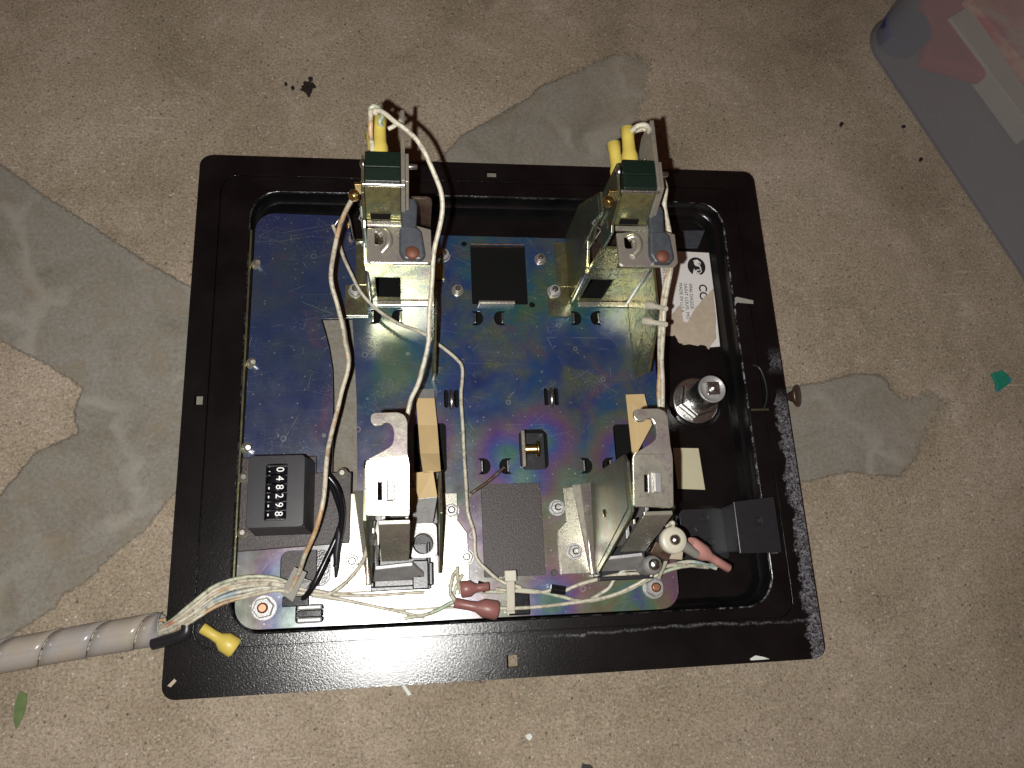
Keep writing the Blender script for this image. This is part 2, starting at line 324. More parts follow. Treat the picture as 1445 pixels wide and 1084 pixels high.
# ------------------------------------------------------------------ mesh helpers
class MB:
    def __init__(s): s.v = []; s.f = []; s.sm = []
    def add(s, v, f, smooth=False):
        o = len(s.v); s.v += [tuple(p) for p in v]; s.f += [tuple(i+o for i in q) for q in f]; s.sm += [smooth]*len(f); return s
    def box(s, a, b):
        (x0, y0, z0), (x1, y1, z1) = [min(p, q) for p, q in zip(a, b)], [max(p, q) for p, q in zip(a, b)]
        return s.hexa([(x0, y0, z0), (x1, y0, z0), (x1, y1, z0), (x0, y1, z0), (x0, y0, z1), (x1, y0, z1), (x1, y1, z1), (x0, y1, z1)])
    def hexa(s, v): return s.add(v, [(3, 2, 1, 0), (4, 5, 6, 7), (0, 1, 5, 4), (1, 2, 6, 5), (2, 3, 7, 6), (3, 0, 4, 7)])
    def slab(s, top, thick):                         # polygon (3D, any tilt) given thickness downwards
        n = len(top); v = list(top)+[(x, y, z-thick) for x, y, z in top]
        return s.add(v, [tuple(range(n)), tuple(range(2*n-1, n-1, -1))]+[(i, i+n, (i+1) % n+n, (i+1) % n) for i in range(n)])
    def lathe(s, c, prof, axis=(0, 0, 1), n=24, smooth=True, rot=0.0):   # prof: list of (r, h) along the axis
        ax = Vector(axis).normalized(); u = ax.orthogonal().normalized() if abs(ax.z) < .99 else Vector((1, 0, 0)); w_ = ax.cross(u)
        v = []; f = []
        for r, h in prof:
            for i in range(n):
                t = 2*math.pi*i/n+rot; v.append(tuple(Vector(c)+ax*h+(u*math.cos(t)+w_*math.sin(t))*r))
        for k in range(len(prof)-1):
            for i in range(n): j = (i+1) % n; f.append((k*n+i, k*n+j, (k+1)*n+j, (k+1)*n+i))
        s.add(v, f, smooth)
        s.add([v[i] for i in range(n)], [tuple(range(n-1, -1, -1))]); s.add(v[-n:], [tuple(range(n))]); return s
    def tube(s, pts, r, n=10, caps=True):
        P = [Vector(p) for p in pts]; v = []; f = []; up = None
        for i, p in enumerate(P):
            t = (P[min(i+1, len(P)-1)]-P[max(i-1, 0)]).normalized()
            up = t.orthogonal().normalized() if up is None else (up-t*up.dot(t)).normalized()
            b = t.cross(up); rr = r[i] if isinstance(r, (list, tuple)) else r
            for k in range(n): a = 2*math.pi*k/n; v.append(tuple(p+(up*math.cos(a)+b*math.sin(a))*rr))
        for i in range(len(P)-1):
            for k in range(n): j = (k+1) % n; f.append((i*n+k, i*n+j, (i+1)*n+j, (i+1)*n+k))
        s.add(v, f, True)
        if caps: s.add(v[:n], [tuple(range(n-1, -1, -1))]); s.add(v[-n:], [tuple(range(n))])
        return s
    def mesh(s, m): s.add([tuple(v.co) for v in m.vertices], [tuple(p.vertices) for p in m.polygons]); return s

def spline(pts, per=10):
    P = [Vector(p) for p in pts]; P = [P[0]*2-P[1]]+P+[P[-1]*2-P[-2]]; out = []
    for i in range(1, len(P)-2):
        for k in range(per):
            t = k/per; a, b, c, d = P[i-1:i+3]
            out.append(.5*((2*b)+(c-a)*t+(2*a-5*b+4*c-d)*t*t+(3*b-a-3*c+d)*t**3))
    out.append(P[-2]); return out

def rrect(x0, y0, x1, y1, r, n=6):
    o = []
    for cx, cy, a in ((x1-r, y1-r, 0), (x0+r, y1-r, 90), (x0+r, y0+r, 180), (x1-r, y0+r, 270)):
        for k in range(n+1):
            t = math.radians(a+90*k/n); o.append((cx+r*math.cos(t), cy+r*math.sin(t)))
    return o
def circ(cx, cy, r, n=20): return [(cx+r*math.cos(2*math.pi*k/n), cy+r*math.sin(2*math.pi*k/n)) for k in range(n)]

def sheet(outline, holes=(), thick=1.0, mat4=None):
    """flat plate with real holes: local XY outline, thickness centred on local Z; mat4 places it (mm)"""
    cu = bpy.data.curves.new('t', 'CURVE'); cu.dimensions = '2D'; cu.fill_mode = 'BOTH'; cu.extrude = thick/2
    for loop in [outline]+list(holes):
        sp = cu.splines.new('POLY'); sp.points.add(len(loop)-1); sp.use_cyclic_u = True
        for q, (x, y) in zip(sp.points, loop): q.co = (x, y, 0, 1)
    o = bpy.data.objects.new('t', cu); me = bpy.data.meshes.new_from_object(o)
    bpy.data.objects.remove(o); bpy.data.curves.remove(cu)
    if mat4 is not None: me.transform(mat4)
    return me
def XY(z): return Matrix.Translation((0, 0, z))
def YZ(x): return Matrix(((0, 0, 1, x), (1, 0, 0, 0), (0, 1, 0, 0), (0, 0, 0, 1)))      # local (x,y) -> world (y,z) at x
def XZ(y): return Matrix(((1, 0, 0, 0), (0, 0, -1, y), (0, 1, 0, 0), (0, 0, 0, 1)))

ORG = {}
def root(name, base, label, cat, group=None):
    o = bpy.data.objects.new(name, None); sc.collection.objects.link(o); o.empty_display_size = .01
    o.location = Vector(base)*S; o['label'] = label; o['category'] = cat
    if group: o['group'] = group
    ORG[o.name] = Vector(base); return o
def obj(name, mb, mat, parent=None, bevel=0.0, label=None, kind=None, shade=None, base=None):
    org = ORG[parent.name] if parent is not None else Vector(base or (0, 0, 0))
    me = bpy.data.meshes.new(name)
    if isinstance(mb, MB):
        me.from_pydata([tuple((Vector(v)-org)*S) for v in mb.v], [], mb.f)
        me.polygons.foreach_set('use_smooth', mb.sm if shade is None else [shade]*len(mb.f))
    me.materials.append(M[mat]); me.update()
    o = bpy.data.objects.new(name, me); sc.collection.objects.link(o)
    if parent is not None: o.parent = parent
    else: o.location = org*S
    ORG[o.name] = org
    if bevel:
        wl = o.modifiers.new('weld', 'WELD'); wl.merge_threshold = 1e-6
        b = o.modifiers.new('bevel', 'BEVEL'); b.width = bevel*S; b.segments = 2; b.limit_method = 'ANGLE'; b.angle_limit = math.radians(40)
    if label: o['label'] = label
    if kind: o['kind'] = kind
    return o
def sub(o): return o
def tag(o, label, cat, group=None):
    o['label'] = label; o['category'] = cat
    if group: o['group'] = group
    return o
def text(body, size, rot, loc, thick=.05, ext_x=1.0):
    cu = bpy.data.curves.new('t', 'FONT'); cu.body = body; cu.size = size; cu.extrude = thick; cu.offset = .0 if size < 6 else .12; cu.align_x = 'LEFT'; cu.align_y = 'CENTER'
    o = bpy.data.objects.new('t', cu); sc.collection.objects.link(o); bpy.context.view_layer.update()
    me = bpy.data.meshes.new_from_object(o.evaluated_get(bpy.context.evaluated_depsgraph_get()))
    bpy.data.objects.remove(o)
    me.transform(Matrix.Translation(loc) @ Matrix.Rotation(rot, 4, 'Z') @ Matrix.Diagonal((ext_x, 1, 1, 1)))
    return MB().mesh(me)

# ------------------------------------------------------------------ ground with its trowelled patches
def pip(px, py, poly):
    ins = np.zeros(px.shape, bool); dist = np.full(px.shape, 1e9); n = len(poly)
    for i in range(n):
        x0, y0 = poly[i]; x1, y1 = poly[(i+1) % n]
        if y0 != y1:
            c = ((y0 > py) != (y1 > py)) & (px < (x1-x0)*(py-y0)/(y1-y0)+x0); ins ^= c
        dx, dy = x1-x0, y1-y0; t = np.clip(((px-x0)*dx+(py-y0)*dy)/(dx*dx+dy*dy+1e-9), 0, 1)
        dist = np.minimum(dist, np.hypot(px-x0-t*dx, py-y0-t*dy))
    return np.where(ins, dist, -dist)
patches = [
 [(-120, 150), (0, 232), (60, 275), (130, 320), (205, 370), (267, 405), (350, 425), (520, 430), (640, 520), (640, 680), (520, 700), (380, 660), (245, 695), (205, 745), (150, 790), (118, 822), (88, 838), (75, 858), (40, 880), (0, 905), (-120, 960), (-120, 760), (0, 700), (50, 640), (112, 612), (105, 580), (117, 547), (100, 535), (60, 510), (0, 480), (-120, 440)],
 [(560, 260), (622, 225), (650, 192), (700, 165), (722, 152), (748, 138), (762, 122), (800, 105), (840, 85), (880, 72), (910, 78), (922, 100), (915, 140), (905, 165), (898, 200), (890, 260)],
 [(1040, 560), (1105, 548), (1160, 540), (1205, 528), (1245, 530), (1260, 548), (1275, 558), (1300, 555), (1335, 560), (1345, 575), (1320, 600), (1312, 625), (1290, 650), (1270, 672), (1240, 670), (1200, 665), (1130, 680), (1040, 690)]]
xs = np.concatenate([[-3000, -1500, -700, -420], np.arange(-300, 420, 1.1), [560, 900, 1600, 3000]])
ys = np.concatenate([[-3000, -1500, -700, -380], np.arange(-230, 320, 1.1), [460, 800, 1600, 3000]])
gx, gy = np.meshgrid(xs, ys); d = np.full(gx.shape, -50.0)
for pl in patches: d = np.maximum(d, pip(gx, gy, [at(a, b, FLOOR)[:2] for a, b in pl]))
gz = FLOOR-.5+.5/(1+np.exp(-np.clip(d, -30, 30)*1.5))
nx, ny = len(xs), len(ys)
co = np.stack([gx.ravel(), gy.ravel(), gz.ravel()], 1)*S
idx = np.arange(nx*ny).reshape(ny, nx)
q = np.stack([idx[:-1, :-1], idx[:-1, 1:], idx[1:, 1:], idx[1:, :-1]], -1).reshape(-1, 4)
me = bpy.data.meshes.new('ground'); me.vertices.add(len(co)); me.vertices.foreach_set('co', co.ravel().astype(np.float32))
me.loops.add(q.size); me.loops.foreach_set('vertex_index', q.ravel().astype(np.int32))
me.polygons.add(len(q)); me.polygons.foreach_set('loop_start', np.arange(0, q.size, 4, dtype=np.int32)); me.polygons.foreach_set('loop_total', np.full(len(q), 4, dtype=np.int32))
me.update(calc_edges=True)
at_ = me.attributes.new('patch', 'FLOAT', 'POINT'); at_.data.foreach_set('value', d.ravel().astype(np.float32))
fx = np.zeros(gx.shape)
for (a_, b_), r0, r1 in (((905, 130), 14, 62), ((1320, 600), 12, 42)):
    c_ = at(a_, b_, FLOOR); q_ = np.hypot(gx-c_[0], gy-c_[1]); fx = np.maximum(fx, np.clip((r1-q_)/(r1-r0), 0, 1))
ft_ = me.attributes.new('feather', 'FLOAT', 'POINT'); ft_.data.foreach_set('value', fx.ravel().astype(np.float32))
me.polygons.foreach_set('use_smooth', [True]*len(q)); me.materials.append(M['ground'])
g = bpy.data.objects.new('ground', me); sc.collection.objects.link(g); g['kind'] = 'structure'

# ================================================================== THE COIN DOOR
door = root('coin_door', (0, 0, FLOOR), 'black steel arcade coin door lying face down, its coin mechanism and iridescent plate facing up', 'coin door'); door['kind'] = 'thing'
PANZ = -12.0
# outer flange, with four square bolt holes the floor shows through
def sq(px, py, wd, hd): x, y, _ = at(px, py, 0); return [(x-wd/2, y-hd/2), (x+wd/2, y-hd/2), (x+wd/2, y+hd/2), (x-wd/2, y+hd/2)]
OUT = rrect(-150, -130.7, 150, 130.7, 6)
SEAM = rrect(-139, -111.5, 137.5, 119.5, 9)
bolt = [sq(282, 565, 5, 4.6), sq(693, 246, 5.6, 3.8), sq(723, 933, 5, 5.2), sq(1092, 555, 3.2, 4.6)]
f = MB().mesh(sheet(OUT, [SEAM]+bolt, 1.6, XY(-.8)))
obj('outer_flange', f, 'coat', door, .35)
# rolled sides below the flange
f = MB().mesh(sheet(rrect(-149, -129.7, 149, 129.7, 5.5), [rrect(-147.6, -128.3, 147.6, 128.3, 4.5)], 4, XY(-3.61)))
obj('flange_edge', f, 'coat', door)
PAN = rrect(-124, -105.8, 128.5, 110.5, 15, 10)
f = MB().mesh(sheet(rrect(-138.4, -110.9, 136.9, 118.9, 8.5), [PAN, sq(1092, 555, 3.2, 4.6)], 1.6, XY(-.35)))
obj('door_rim', f, 'coat', door, .35)
# pan wall: swept loop with a rounded shoulder, then the pan floor
f = MB(); prof = [(0.0, .45), (.5, .1), (.9, -.8), (1.4, -5.6), (3.0, -6.3), (3.6, -7.2), (4.4, -10.8), (5.6, -12.0)]
n = len(PAN); cx, cy = 2.2, 2.3
def inset(k, off):
    x, y = PAN[k]; xa, ya = PAN[k-1]; xb, yb = PAN[(k+1) % n]
    tx, ty = xb-xa, yb-ya; l = math.hypot(tx, ty); return (x-ty/l*off, y+tx/l*off)
V = [(*inset(k, o_), z_) for o_, z_ in prof for k in range(n)]
FQ = [(r*n+k, r*n+(k+1) % n, (r+1)*n+(k+1) % n, (r+1)*n+k) for r in range(len(prof)-1) for k in range(n)]
f.add(V, FQ, True); obj('pan_wall', f, 'coat_edge', door)
obj('seam_blocker', MB().mesh(sheet(rrect(-141.5, -114, 140, 122, 10), [rrect(-136, -108.5, 134.5, 116.5, 9), sq(1092, 555, 3.2, 4.6)], .6, XY(-2.4))), 'coat', door)  # unseen ring added below the seam so lit floor does not show through
CUT = [at(a, b, 0)[:2] for a, b in [(453, 450), (497, 449), (500, 500), (503, 560), (504, 640), (504, 700), (468, 700), (470, 600), (470, 560), (469, 520), (464, 490), (459, 470)]]
CUT2 = [(x-3.0 if x < -80 else x+3, y+ (4 if y > 40 else 0)) for x, y in CUT]
inner = [inset(k, 5.6) for k in range(n)]
f = MB().mesh(sheet(inner, [CUT2], .8, XY(PANZ-.4))); obj('pan_floor', f, 'coat', door)

# the iridescent mounting plate and its holes ------------------------------------------------
def dhole(px, py, flip):                              # D-shaped punch, round side right (flip: left)
    x, y, _ = at(px, py, 0); s = -1 if flip else 1
    o = [(x-3.2*s, y+3.9), (x-.5*s, y+3.9)]
    for k in range(7): t = math.radians(90-30*k); o.append((x-.2*s+3.1*s*math.cos(t), y+3.9*math.sin(t)))
    o += [(x-3.2*s, y-3.9), (x-1.9*s, y-2.8), (x-1.9*s, y+2.8)]
    return o
dpos = [(530, 447, 0), (561, 447, 1), (674, 449, 0), (705, 449, 1), (813, 449, 0), (841, 449, 1), (684, 658, 0), (713, 658, 1), (828, 657, 0), (858, 657, 1)]
holes = [dhole(*q_) for q_ in dpos]
holes += [rrect(-12.6, 49, 16.2, 82.3, .6), rrect(-11.6, -86.4, 17.3, -43.2, .6), CUT]
holes += [rrect(-61, 52.3, -37, 66, .5), rrect(-61+103, 52.3, -37+103, 66, .5)]
holes += [circ(*at(655, 344, 0)[:2], 1.5, 10), circ(*at(751, 430, 0)[:2], 1.6, 10), circ(*at(782, 808, 0)[:2], 1.6, 12)]
for a, b in ((637, 563), (778, 560)):
    x, y, _ = at(a, b, 0)
    holes += [rrect(x-3.6, y-4.4, x-1.5, y+4.6, .9, 3), rrect(x+1.5, y-4.4, x+3.6, y+4.6, .9, 3)]
x, y, _ = at(753, 634, 0); holes.append(rrect(x-7.0, y-10, x+7.2, y+10, 3.2))
bx, by = x, y
x, y, _ = at(431, 802, 0); holes.append(rrect(x-11, y-8, x+11, y+8, 4))
x, y, _ = at(437, 866, 0); holes.append(rrect(x-6.2, y-4.0, x+6.2, y+4.0, 1.5))
x, y, _ = at(605, 632, 0); holes.append(rrect(x-7, y-12, x+8.5, y+12, 2))
x, y, _ = at(884, 632, 0); holes.append(rrect(x-6, y-12, x+8.5, y+12, 2))
PL = []
for k in range(7): t = math.radians(180-15*k); PL.append((-111.5+9.5*math.cos(t), 88.6+9.5*math.sin(t)))
PL += [(-79, 97.5), (-74.5, 95), (-73.5, 84), (-66, 84.5), (-34, 87.5), (81, 86.5)]
for k in range(7): t = math.radians(0-15*k); PL.append((71.6+9.4*math.cos(t), -95+9.4*math.sin(t)))
for k in range(7): t = math.radians(-90-15*k); PL.append((-111.8+10*math.cos(t), -94+10*math.sin(t)))
PL = PL[::-1]
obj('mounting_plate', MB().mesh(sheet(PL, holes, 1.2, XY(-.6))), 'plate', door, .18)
# folded tabs beside the punched openings
f = []
for a, b, fl in dpos:
    x, y, _ = at(a, b, 0); s = -1 if fl else 1
    obj('punched_tab', MB().box((x-1.7*s, y-2.7, -5.5), (x-.9*s, y+2.7, .5)), 'steel', door, .2)
for a, b in ((637, 563), (778, 560)):
    x, y, _ = at(a, b, 0); m = MB()
    m.tube([(x, y+4.2, -.8), (x, y+2, .6), (x, y, 1.4), (x, y-2.4, 1.2), (x, y-4.6, -.8)], 1.35, 8)
    obj('punched_loop', m, 'steel', door)
m = MB().box((-9.5, 48.2, -1), (9, 49.7, 3.4)); obj('window_lip', m, 'zinc_bright', door, .25, base=None)
m = MB().box((-12.4, 82.4, -3.5), (16.0, 83.2, .5)); obj('window_lip', m, 'rust_zinc', door, .2)
m = MB().box((bx-6.2, by-9, -2.4), (bx-4.4, by+9, 3.2)); obj('stop_tab', m, 'zinc_bright', door, .4)
m = MB().lathe((bx-4.4, by, .2), [(2.4, 0), (2.4, 5.6), (3.8, 5.8), (3.8, 6.8)], (1, 0, 0), 20); obj('stop_pin', m, 'brass', door, .2)
m = MB().box((bx-6.6, by-9.5, -7), (bx+6.6, by+9.5, -6.2)); obj('coin_return_flap', m, 'black', door, .2)
# folded left edge of the plate and its screws
m = MB().box((-123.2, -92, -3.4), (-122.2, 88, 1.4)); obj('plate_edge', m, 'zinc', door, .3)

def nut(px, py, z=0.0, r=4.0, h=2.6, stud='steel', washer=True, hexa=True, rot=.2, m4='steel_dull', tall=1.6):
    x, y, _ = at(px, py, z+h); a = MB()
    if washer: a.lathe((x, y, z), [(r*1.18, 0), (r*1.18, .5)], n=24, smooth=False)
    a.lathe((x, y, z+.5), [(r*.94, 0), (r, .3), (r, h-.5), (r*.9, h-.2)], n=6 if hexa else 22, smooth=not hexa, rot=rot)
    o = obj('nut', a, m4, door, .12)
    b = MB().lathe((x, y, z+h), [(r*.5, -.3), (r*.5, tall), (r*.34, tall+.3)], n=14)
    obj('stud', b, stud, o); return o
nut(371, 858, 0, 4.6, 3.2, 'copper'); nut(925, 829, 0, 4.4, 3.4, 'copper', rot=.5)
for a in ((637, 720), (658, 786), (497, 792), (787, 716)): nut(*a, 1.2 if a[0] in (637,) else 0, 3.3, 2.2, rot=random.random())
nut(812, 778, 1.2, 3.2, 2.4); nut(501, 408, 1.2, 3.0, 3.0, hexa=False); nut(626, 358, 1.2, 3.0, 3.0, hexa=False); nut(783, 409, 1.2, 3.0, 2.8, hexa=False)
for a in ((646, 408), (763, 364)): nut(*a, 0, 2.6, 2.0, hexa=False, m4='zinc_bright')
for a in ((362, 372), (355, 512), (348, 632)):
    x, y, _ = at(*a, 1); b = MB().lathe((x, y, -1), [(2.9, 0), (2.9, 1.2), (1.5, 1.3), (1.5, 5.0), (1.1, 5.4)], (.25, -.1, 1), 16)
    obj('screw', b, 'zinc_bright', door)
# raised inner panel under the lower window; two dull black sheets added to darken openings
obj('inner_panel', MB().box((-20, -90, -4.2), (26, -38, -3.2)), 'panel', door)
obj('inner_panel', MB().box((-66, -94, -11.4), (76, 84, -10.6)), 'void', door)  # added sheet, keeps pan floor glare out of the punched openings
obj('inner_panel', MB().box((-16, 46.5, -4.2), (20, 85, -3.6)), 'void', door)
obj('inner_panel', MB().box((-118, -92, -6.2), (-88, -70, -5.2)), 'panel', door)
# grommet and clamp in the bottom strip
x, y, _ = at(437, 866, 0)
obj('snap_bushing', MB().box((x-5.4, y+1.5, -2), (x+5.4, y+3.9, 1.4)).box((x-5.4, y-3.9, -2), (x+5.4, y-1.5, 1.4)), 'steel_dull', door, .7)
obj('bushing_core', MB().box((x-5.2, y-1.4, -2.2), (x+5.2, y+1.4, .8)), 'gloss', door, .3)
x, y, _ = at(732, 852, 0)
obj('cable_clip', MB().box((x-5, y-5, -.2), (x+5, y+5, 2.0)), 'gloss', door, .6)

# ------------------------------------------------------------------ chute bracket (upper tower), left one; the right one is its copy 103 mm on
def holes_rect(x0, z0, x1, z1): return [(x0, z0), (x1, z0), (x1, z1), (x0, z1)]
a = MB()
a.mesh(sheet([(-63.5, .6), (-34, .6), (-34, 42), (-51.5, 42), (-51.5, 60), (-53, 62), (-62, 62), (-63.5, 60)], [holes_rect(-60.3, 2.2, -48.7, 29), circ(-57, 50, .9, 8), circ(-55.5, 57, .9, 8)], 1.4, XZ(51.2)))
a.mesh(sheet([(51.8, .6), (88, .6), (88, 34), (73, 72), (63, 72), (63, 60), (58, 52), (63, 45), (52, 40)], [], 1.2, YZ(-64.1)))       # left side wall
a.mesh(sheet([(50.4, .6), (50.4, 43.5), (27, 43.5), (5.5, 22), (8.5, .6)], [circ(14, 12, 1.6, 10), rrect(20, 16, 26, 19, 1, 3)], 1.2, YZ(-33.3)))
a.box((-76, 42, .3), (-64.8, 58.5, 1.5)).box((-76+5, 58.5, .3), (-64.8, 84, 1.4))
a.box((-32.6, 62, .3), (-26.5, 79, 1.5))
ch = obj('chute_bracket', a, 'zinc', door, .25, label='left chute bracket with lever, switch tower and square coin window')
sp = []
sp.append(obj('side_wall', MB().mesh(sheet([(53, 2), (86, 2), (86, 33), (72.5, 69), (64, 69), (64, 40)], [], .3, YZ(-64.95))), 'bronze', ch))
sp.append(obj('rolled_edge', MB().lathe((-63.6, 50.2, 1.5), [(.9, 0), (1.25, 1), (1.25, 33), (.9, 34)], (0, .04, 1), 14), 'steel', ch))
sp.append(obj('rolled_edge', MB().lathe((-34.2, 49.6, 1.5), [(.6, 0), (.8, 1), (.8, 40), (.6, 41)], (0, .04, 1), 12), 'steel', ch))
a = MB().box((-60.4, 47.6, .5), (-34, 50.3, 1.4))
sp.append(obj('window_ledge', a, 'zinc_bright', ch, .25))
sp.append(obj('back_wall', MB().mesh(sheet(rrect(-63, .6, -34.8, 71, 3), [], 1.2, XZ(68.6))), 'rust_zinc', ch, .2))
# tower plate with the slanted steel face and the switch it carries
a = MB().mesh(sheet([(92.5, 97), (92.5, 84), (74, 62), (48, 58), (47, 79), (53, 80), (59.6, 95), (61, 97)], [circ(80, 86, 1.6, 10)], 1.6, YZ(-47)))
a.mesh(sheet([(73.5, 96), (73.5, 70), (50, 60), (50, 79), (54, 80.5), (60.2, 94.5), (61, 96)], [], 1.3, YZ(-45.4)))
sp.append(obj('tower_plate', a, 'zinc_bright', ch, .25))
a = MB().mesh(sheet([(73.5, 94), (73.5, 66), (50, 60), (50, 78), (53, 79.5), (58, 92)], [circ(66, 84, 1.2, 8)], 1.2, YZ(-62.6)))
sp.append(obj('tower_plate', a, 'bronze', ch, .25))
a = MB().hexa([(-61.8, 53.2, 79.2), (-48, 53.2, 79.2), (-48, 55, 79.2), (-61.8, 55, 79.2), (-61.8, 59.8, 94.6), (-48, 59.8, 94.6), (-48, 61.4, 94.2), (-61.8, 61.4, 94.2)])
sp.append(obj('switch_face', a, 'zinc', ch, .2))
a = MB().hexa([(-61.6, 61.6, 72), (-48, 61.6, 72), (-48, 73.5, 72), (-61.6, 73.5, 72), (-61.6, 60.6, 96.5), (-48, 60.6, 96.5), (-48, 66.4, 97), (-61.6, 66.4, 97)])
a.box((-61.6, 66.6, 76), (-48, 73.4, 97)) 
sw = obj('microswitch', a, 'green', ch, .3); sp.append(sw)
a = MB().lathe((-62.4, 60.2, 94.8), [(.9, 0), (.9, 15.8)], (1, 0, 0), 12); sp.append(obj('cross_rod', a, 'steel', ch))
for yy, zz, rr in ((70, 93, 2.1), (56, 74, 1.9)):
    sp.append(obj('screw', MB().lathe((-62.2, yy, zz), [(rr, 0), (rr, .5), (rr*.7, 1.3), (.2, 1.6)], (-1, 0, 0), 16), 'steel', ch))
sp.append(obj('screw', MB().lathe((-45, 69.5, 93), [(1.1, 0), (1.1, 3.4), (.8, 3.7)], (1, 0, 0), 14), 'steel', ch))
sp.append(obj('solder_lug', MB().box((-66, 62.5, 83), (-62.4, 64, 90)).lathe((-65.4, 60, 87), [(2.2, 0), (2.6, 1), (1.6, 3)], (-.6, -.6, .4), 14), 'brass', ch, .3))
def boot(mb, p, dr, r0=2.7, r1=3.5, L=19):
    p = Vector(p); dr = Vector(dr).normalized()
    return mb.lathe(tuple(p), [(r1*.92, 0), (r1, .5), (r1, L*.30), (r0*1.05, L*.42), (r0*.95, L*.70), (r0*1.15, L*.97), (r0*.7, L)], tuple(dr), 16)
sp.append(obj('terminal_boot', boot(MB(), (-56.2, 73.3, 90.5), (0, 1, .05)), 'yellow', ch))
sp.append(obj('terminal_boot', boot(MB(), (-57.6, 73.3, 79), (-.1, 1, .1)), 'yellow', ch))
sp.append(obj('terminal_blade', MB().box((-52.6, 73.2, 85), (-51.8, 78, 89)), 'brass', ch, .1))
a = MB().tube([(-65.2, 58, 46), (-61.5, 62, 58), (-66, 64, 60), (-61.5, 68, 70)], .35, 6); sp.append(obj('spring_wire', a, 'steel_dull', ch))
sp.append(obj('face_slot', MB().hexa([(-60, 53.0, 80.2), (-52, 53.0, 80.2), (-52, 53.6, 80), (-60, 53.6, 80), (-60, 53.8, 82.6), (-52, 53.8, 82.6), (-52, 54.4, 82.4), (-60, 54.4, 82.4)]), 'void', ch))
sp.append(obj('folded_lip', MB().box((-61.6, 50.6, 78.6), (-47.8, 52.6, 79.8)), 'zinc_bright', ch, .2))
# lever platform with its raised hump
a = MB().mesh(sheet([(-61.5, 35), (-60, 34), (-37.5, 34), (-36, 36), (-36, 49), (-43, 51), (-61.5, 49)], [rrect(-58.5, 42, -55, 47.5, 1, 3)], 1.4, XY(79.3)))
sp.append(obj('lever_platform', a, 'zinc_bright', ch, .25))
a = MB().tube(spline([(-56.8, 46.5, 80.2), (-54.5, 47, 81.2), (-53, 45, 81.6), (-53, 41.5, 81.4), (-55.6, 38.4, 80.2)], 6), 1.5, 10)
sp.append(obj('platform_hump', a, 'zinc_bright', ch))
a = MB().slab([(-47.6, 46.5, 83.5), (-42, 46.5, 83.5), (-41.4, 57.5, 84), (-42, 60, 84), (-44, 61, 84), (-47, 60.6, 84), (-48, 57.5, 84)][::1], 4.2)
sp.append(obj('lever_arm', a, 'slate', ch, .8))
a = MB().slab([(-48.6, 47.5, 84.5), (-48.8, 38, 83), (-47, 34.6, 82.8), (-40.2, 34.4, 82.8), (-38.4, 36.4, 83), (-40, 46, 84.5), (-42, 48.2, 84.5)], 3.6)
lv = obj('lever_block', a, 'slate', ch, .9); sp.append(lv)
sp.append(obj('rivet', MB().lathe((-43.6, 37.3, 82.4), [(2.9, 0), (2.8, .9), (2.0, 1.5), (.2, 1.8)], (0, 0, 1), 18), 'rivet', ch))

# ------------------------------------------------------------------ latch bracket (lower housing with the hook)
a = MB()
a.mesh(sheet([(-42.5, .6), (-42.5, 66), (-46, 70), (-66, 70), (-68, 66), (-87, 9), (-87, .6)], [], 1.2, YZ(-62.3)))
a.mesh(sheet([(-42, .6), (-42, 30), (-60, 34), (-84, 12), (-84, .6)], [], 1.2, YZ(-32.2)))
lb = obj('latch_bracket', a, 'bronze', door, .25, label='left latch housing, its hooked top plate shining white')
sp2 = []
a = MB()
a.add([(-70.5, -45, 1.5), (-67, -45, 3.4), (-63, -45, 9), (-65, -87.5, 1.5), (-64.2, -87.5, 2.6), (-63, -87.5, 5), (-71, -45, .4), (-62.4, -45, .4), (-65.4, -87.5, .4), (-62.4, -87.5, .4)], [(0, 3, 4, 1), (1, 4, 5, 2), (0, 1, 2, 7, 6), (3, 8, 9, 5, 4), (0, 6, 8, 3)])
sp2.append(obj('foot_fold', a, 'zinc_bright', lb))
a = MB()
a.slab([(-75, -46, 1.4), (-70.5, -46, 1.4), (-65, -86.6, 1.4), (-78.5, -86.6, 1.4), (-79, -66.5, 1.4), (-74.5, -62, 1.4)], 1.1)
sp2.append(obj('bracket_foot', a, 'zinc_bright', lb, .25))
a = MB().tube([(-65.4, -45.5, 3.2), (-64.4, -87, 2.6)], .7, 8)
sp2.append(obj('foot_rib', a, 'zinc_bright', lb))
hk = [(527, 583, 75.5), (562, 582, 75.5), (571, 586, 75.5), (575, 594, 75.5), (575, 640, 75), (578, 655, 74), (578, 729, 69.8), (516, 728, 69.8), (516, 656, 74), (518, 650, 74.4), (548, 633, 75.2), (555, 626, 75.3), (556, 607, 75.5), (551, 598, 75.5), (544, 596, 75.5), (538, 601, 75.5), (528, 601, 75.5), (523, 596, 75.5), (523, 587, 75.5)]
hk2 = []
for i in range(len(hk)):
    A_, B_ = Vector(hk[i]), Vector(hk[(i+1) % len(hk)]); q_ = min(.3, 5/max((B_-A_).length, .1)); q_ = .25 if (B_-A_).length < 20 else q_*.5
    hk2 += [tuple(A_.lerp(B_, q_)), tuple(A_.lerp(B_, 1-q_))]
hp = sheet([at(*p_)[:2] for p_ in hk2], [[at(533, 681, 72)[:2], at(539, 681, 72)[:2], at(539, 706, 71)[:2], at(533, 706, 71)[:2]]], 1.8)
for v_ in hp.vertices:
    yv = v_.co.y; v_.co.z += 75.0 if yv > -44 else 74.6+(yv+44)*.24
sp2.append(obj('hook_plate', MB().mesh(hp), 'zinc_bright', lb, .35))
x0, y0, _ = at(549, 694, 71)
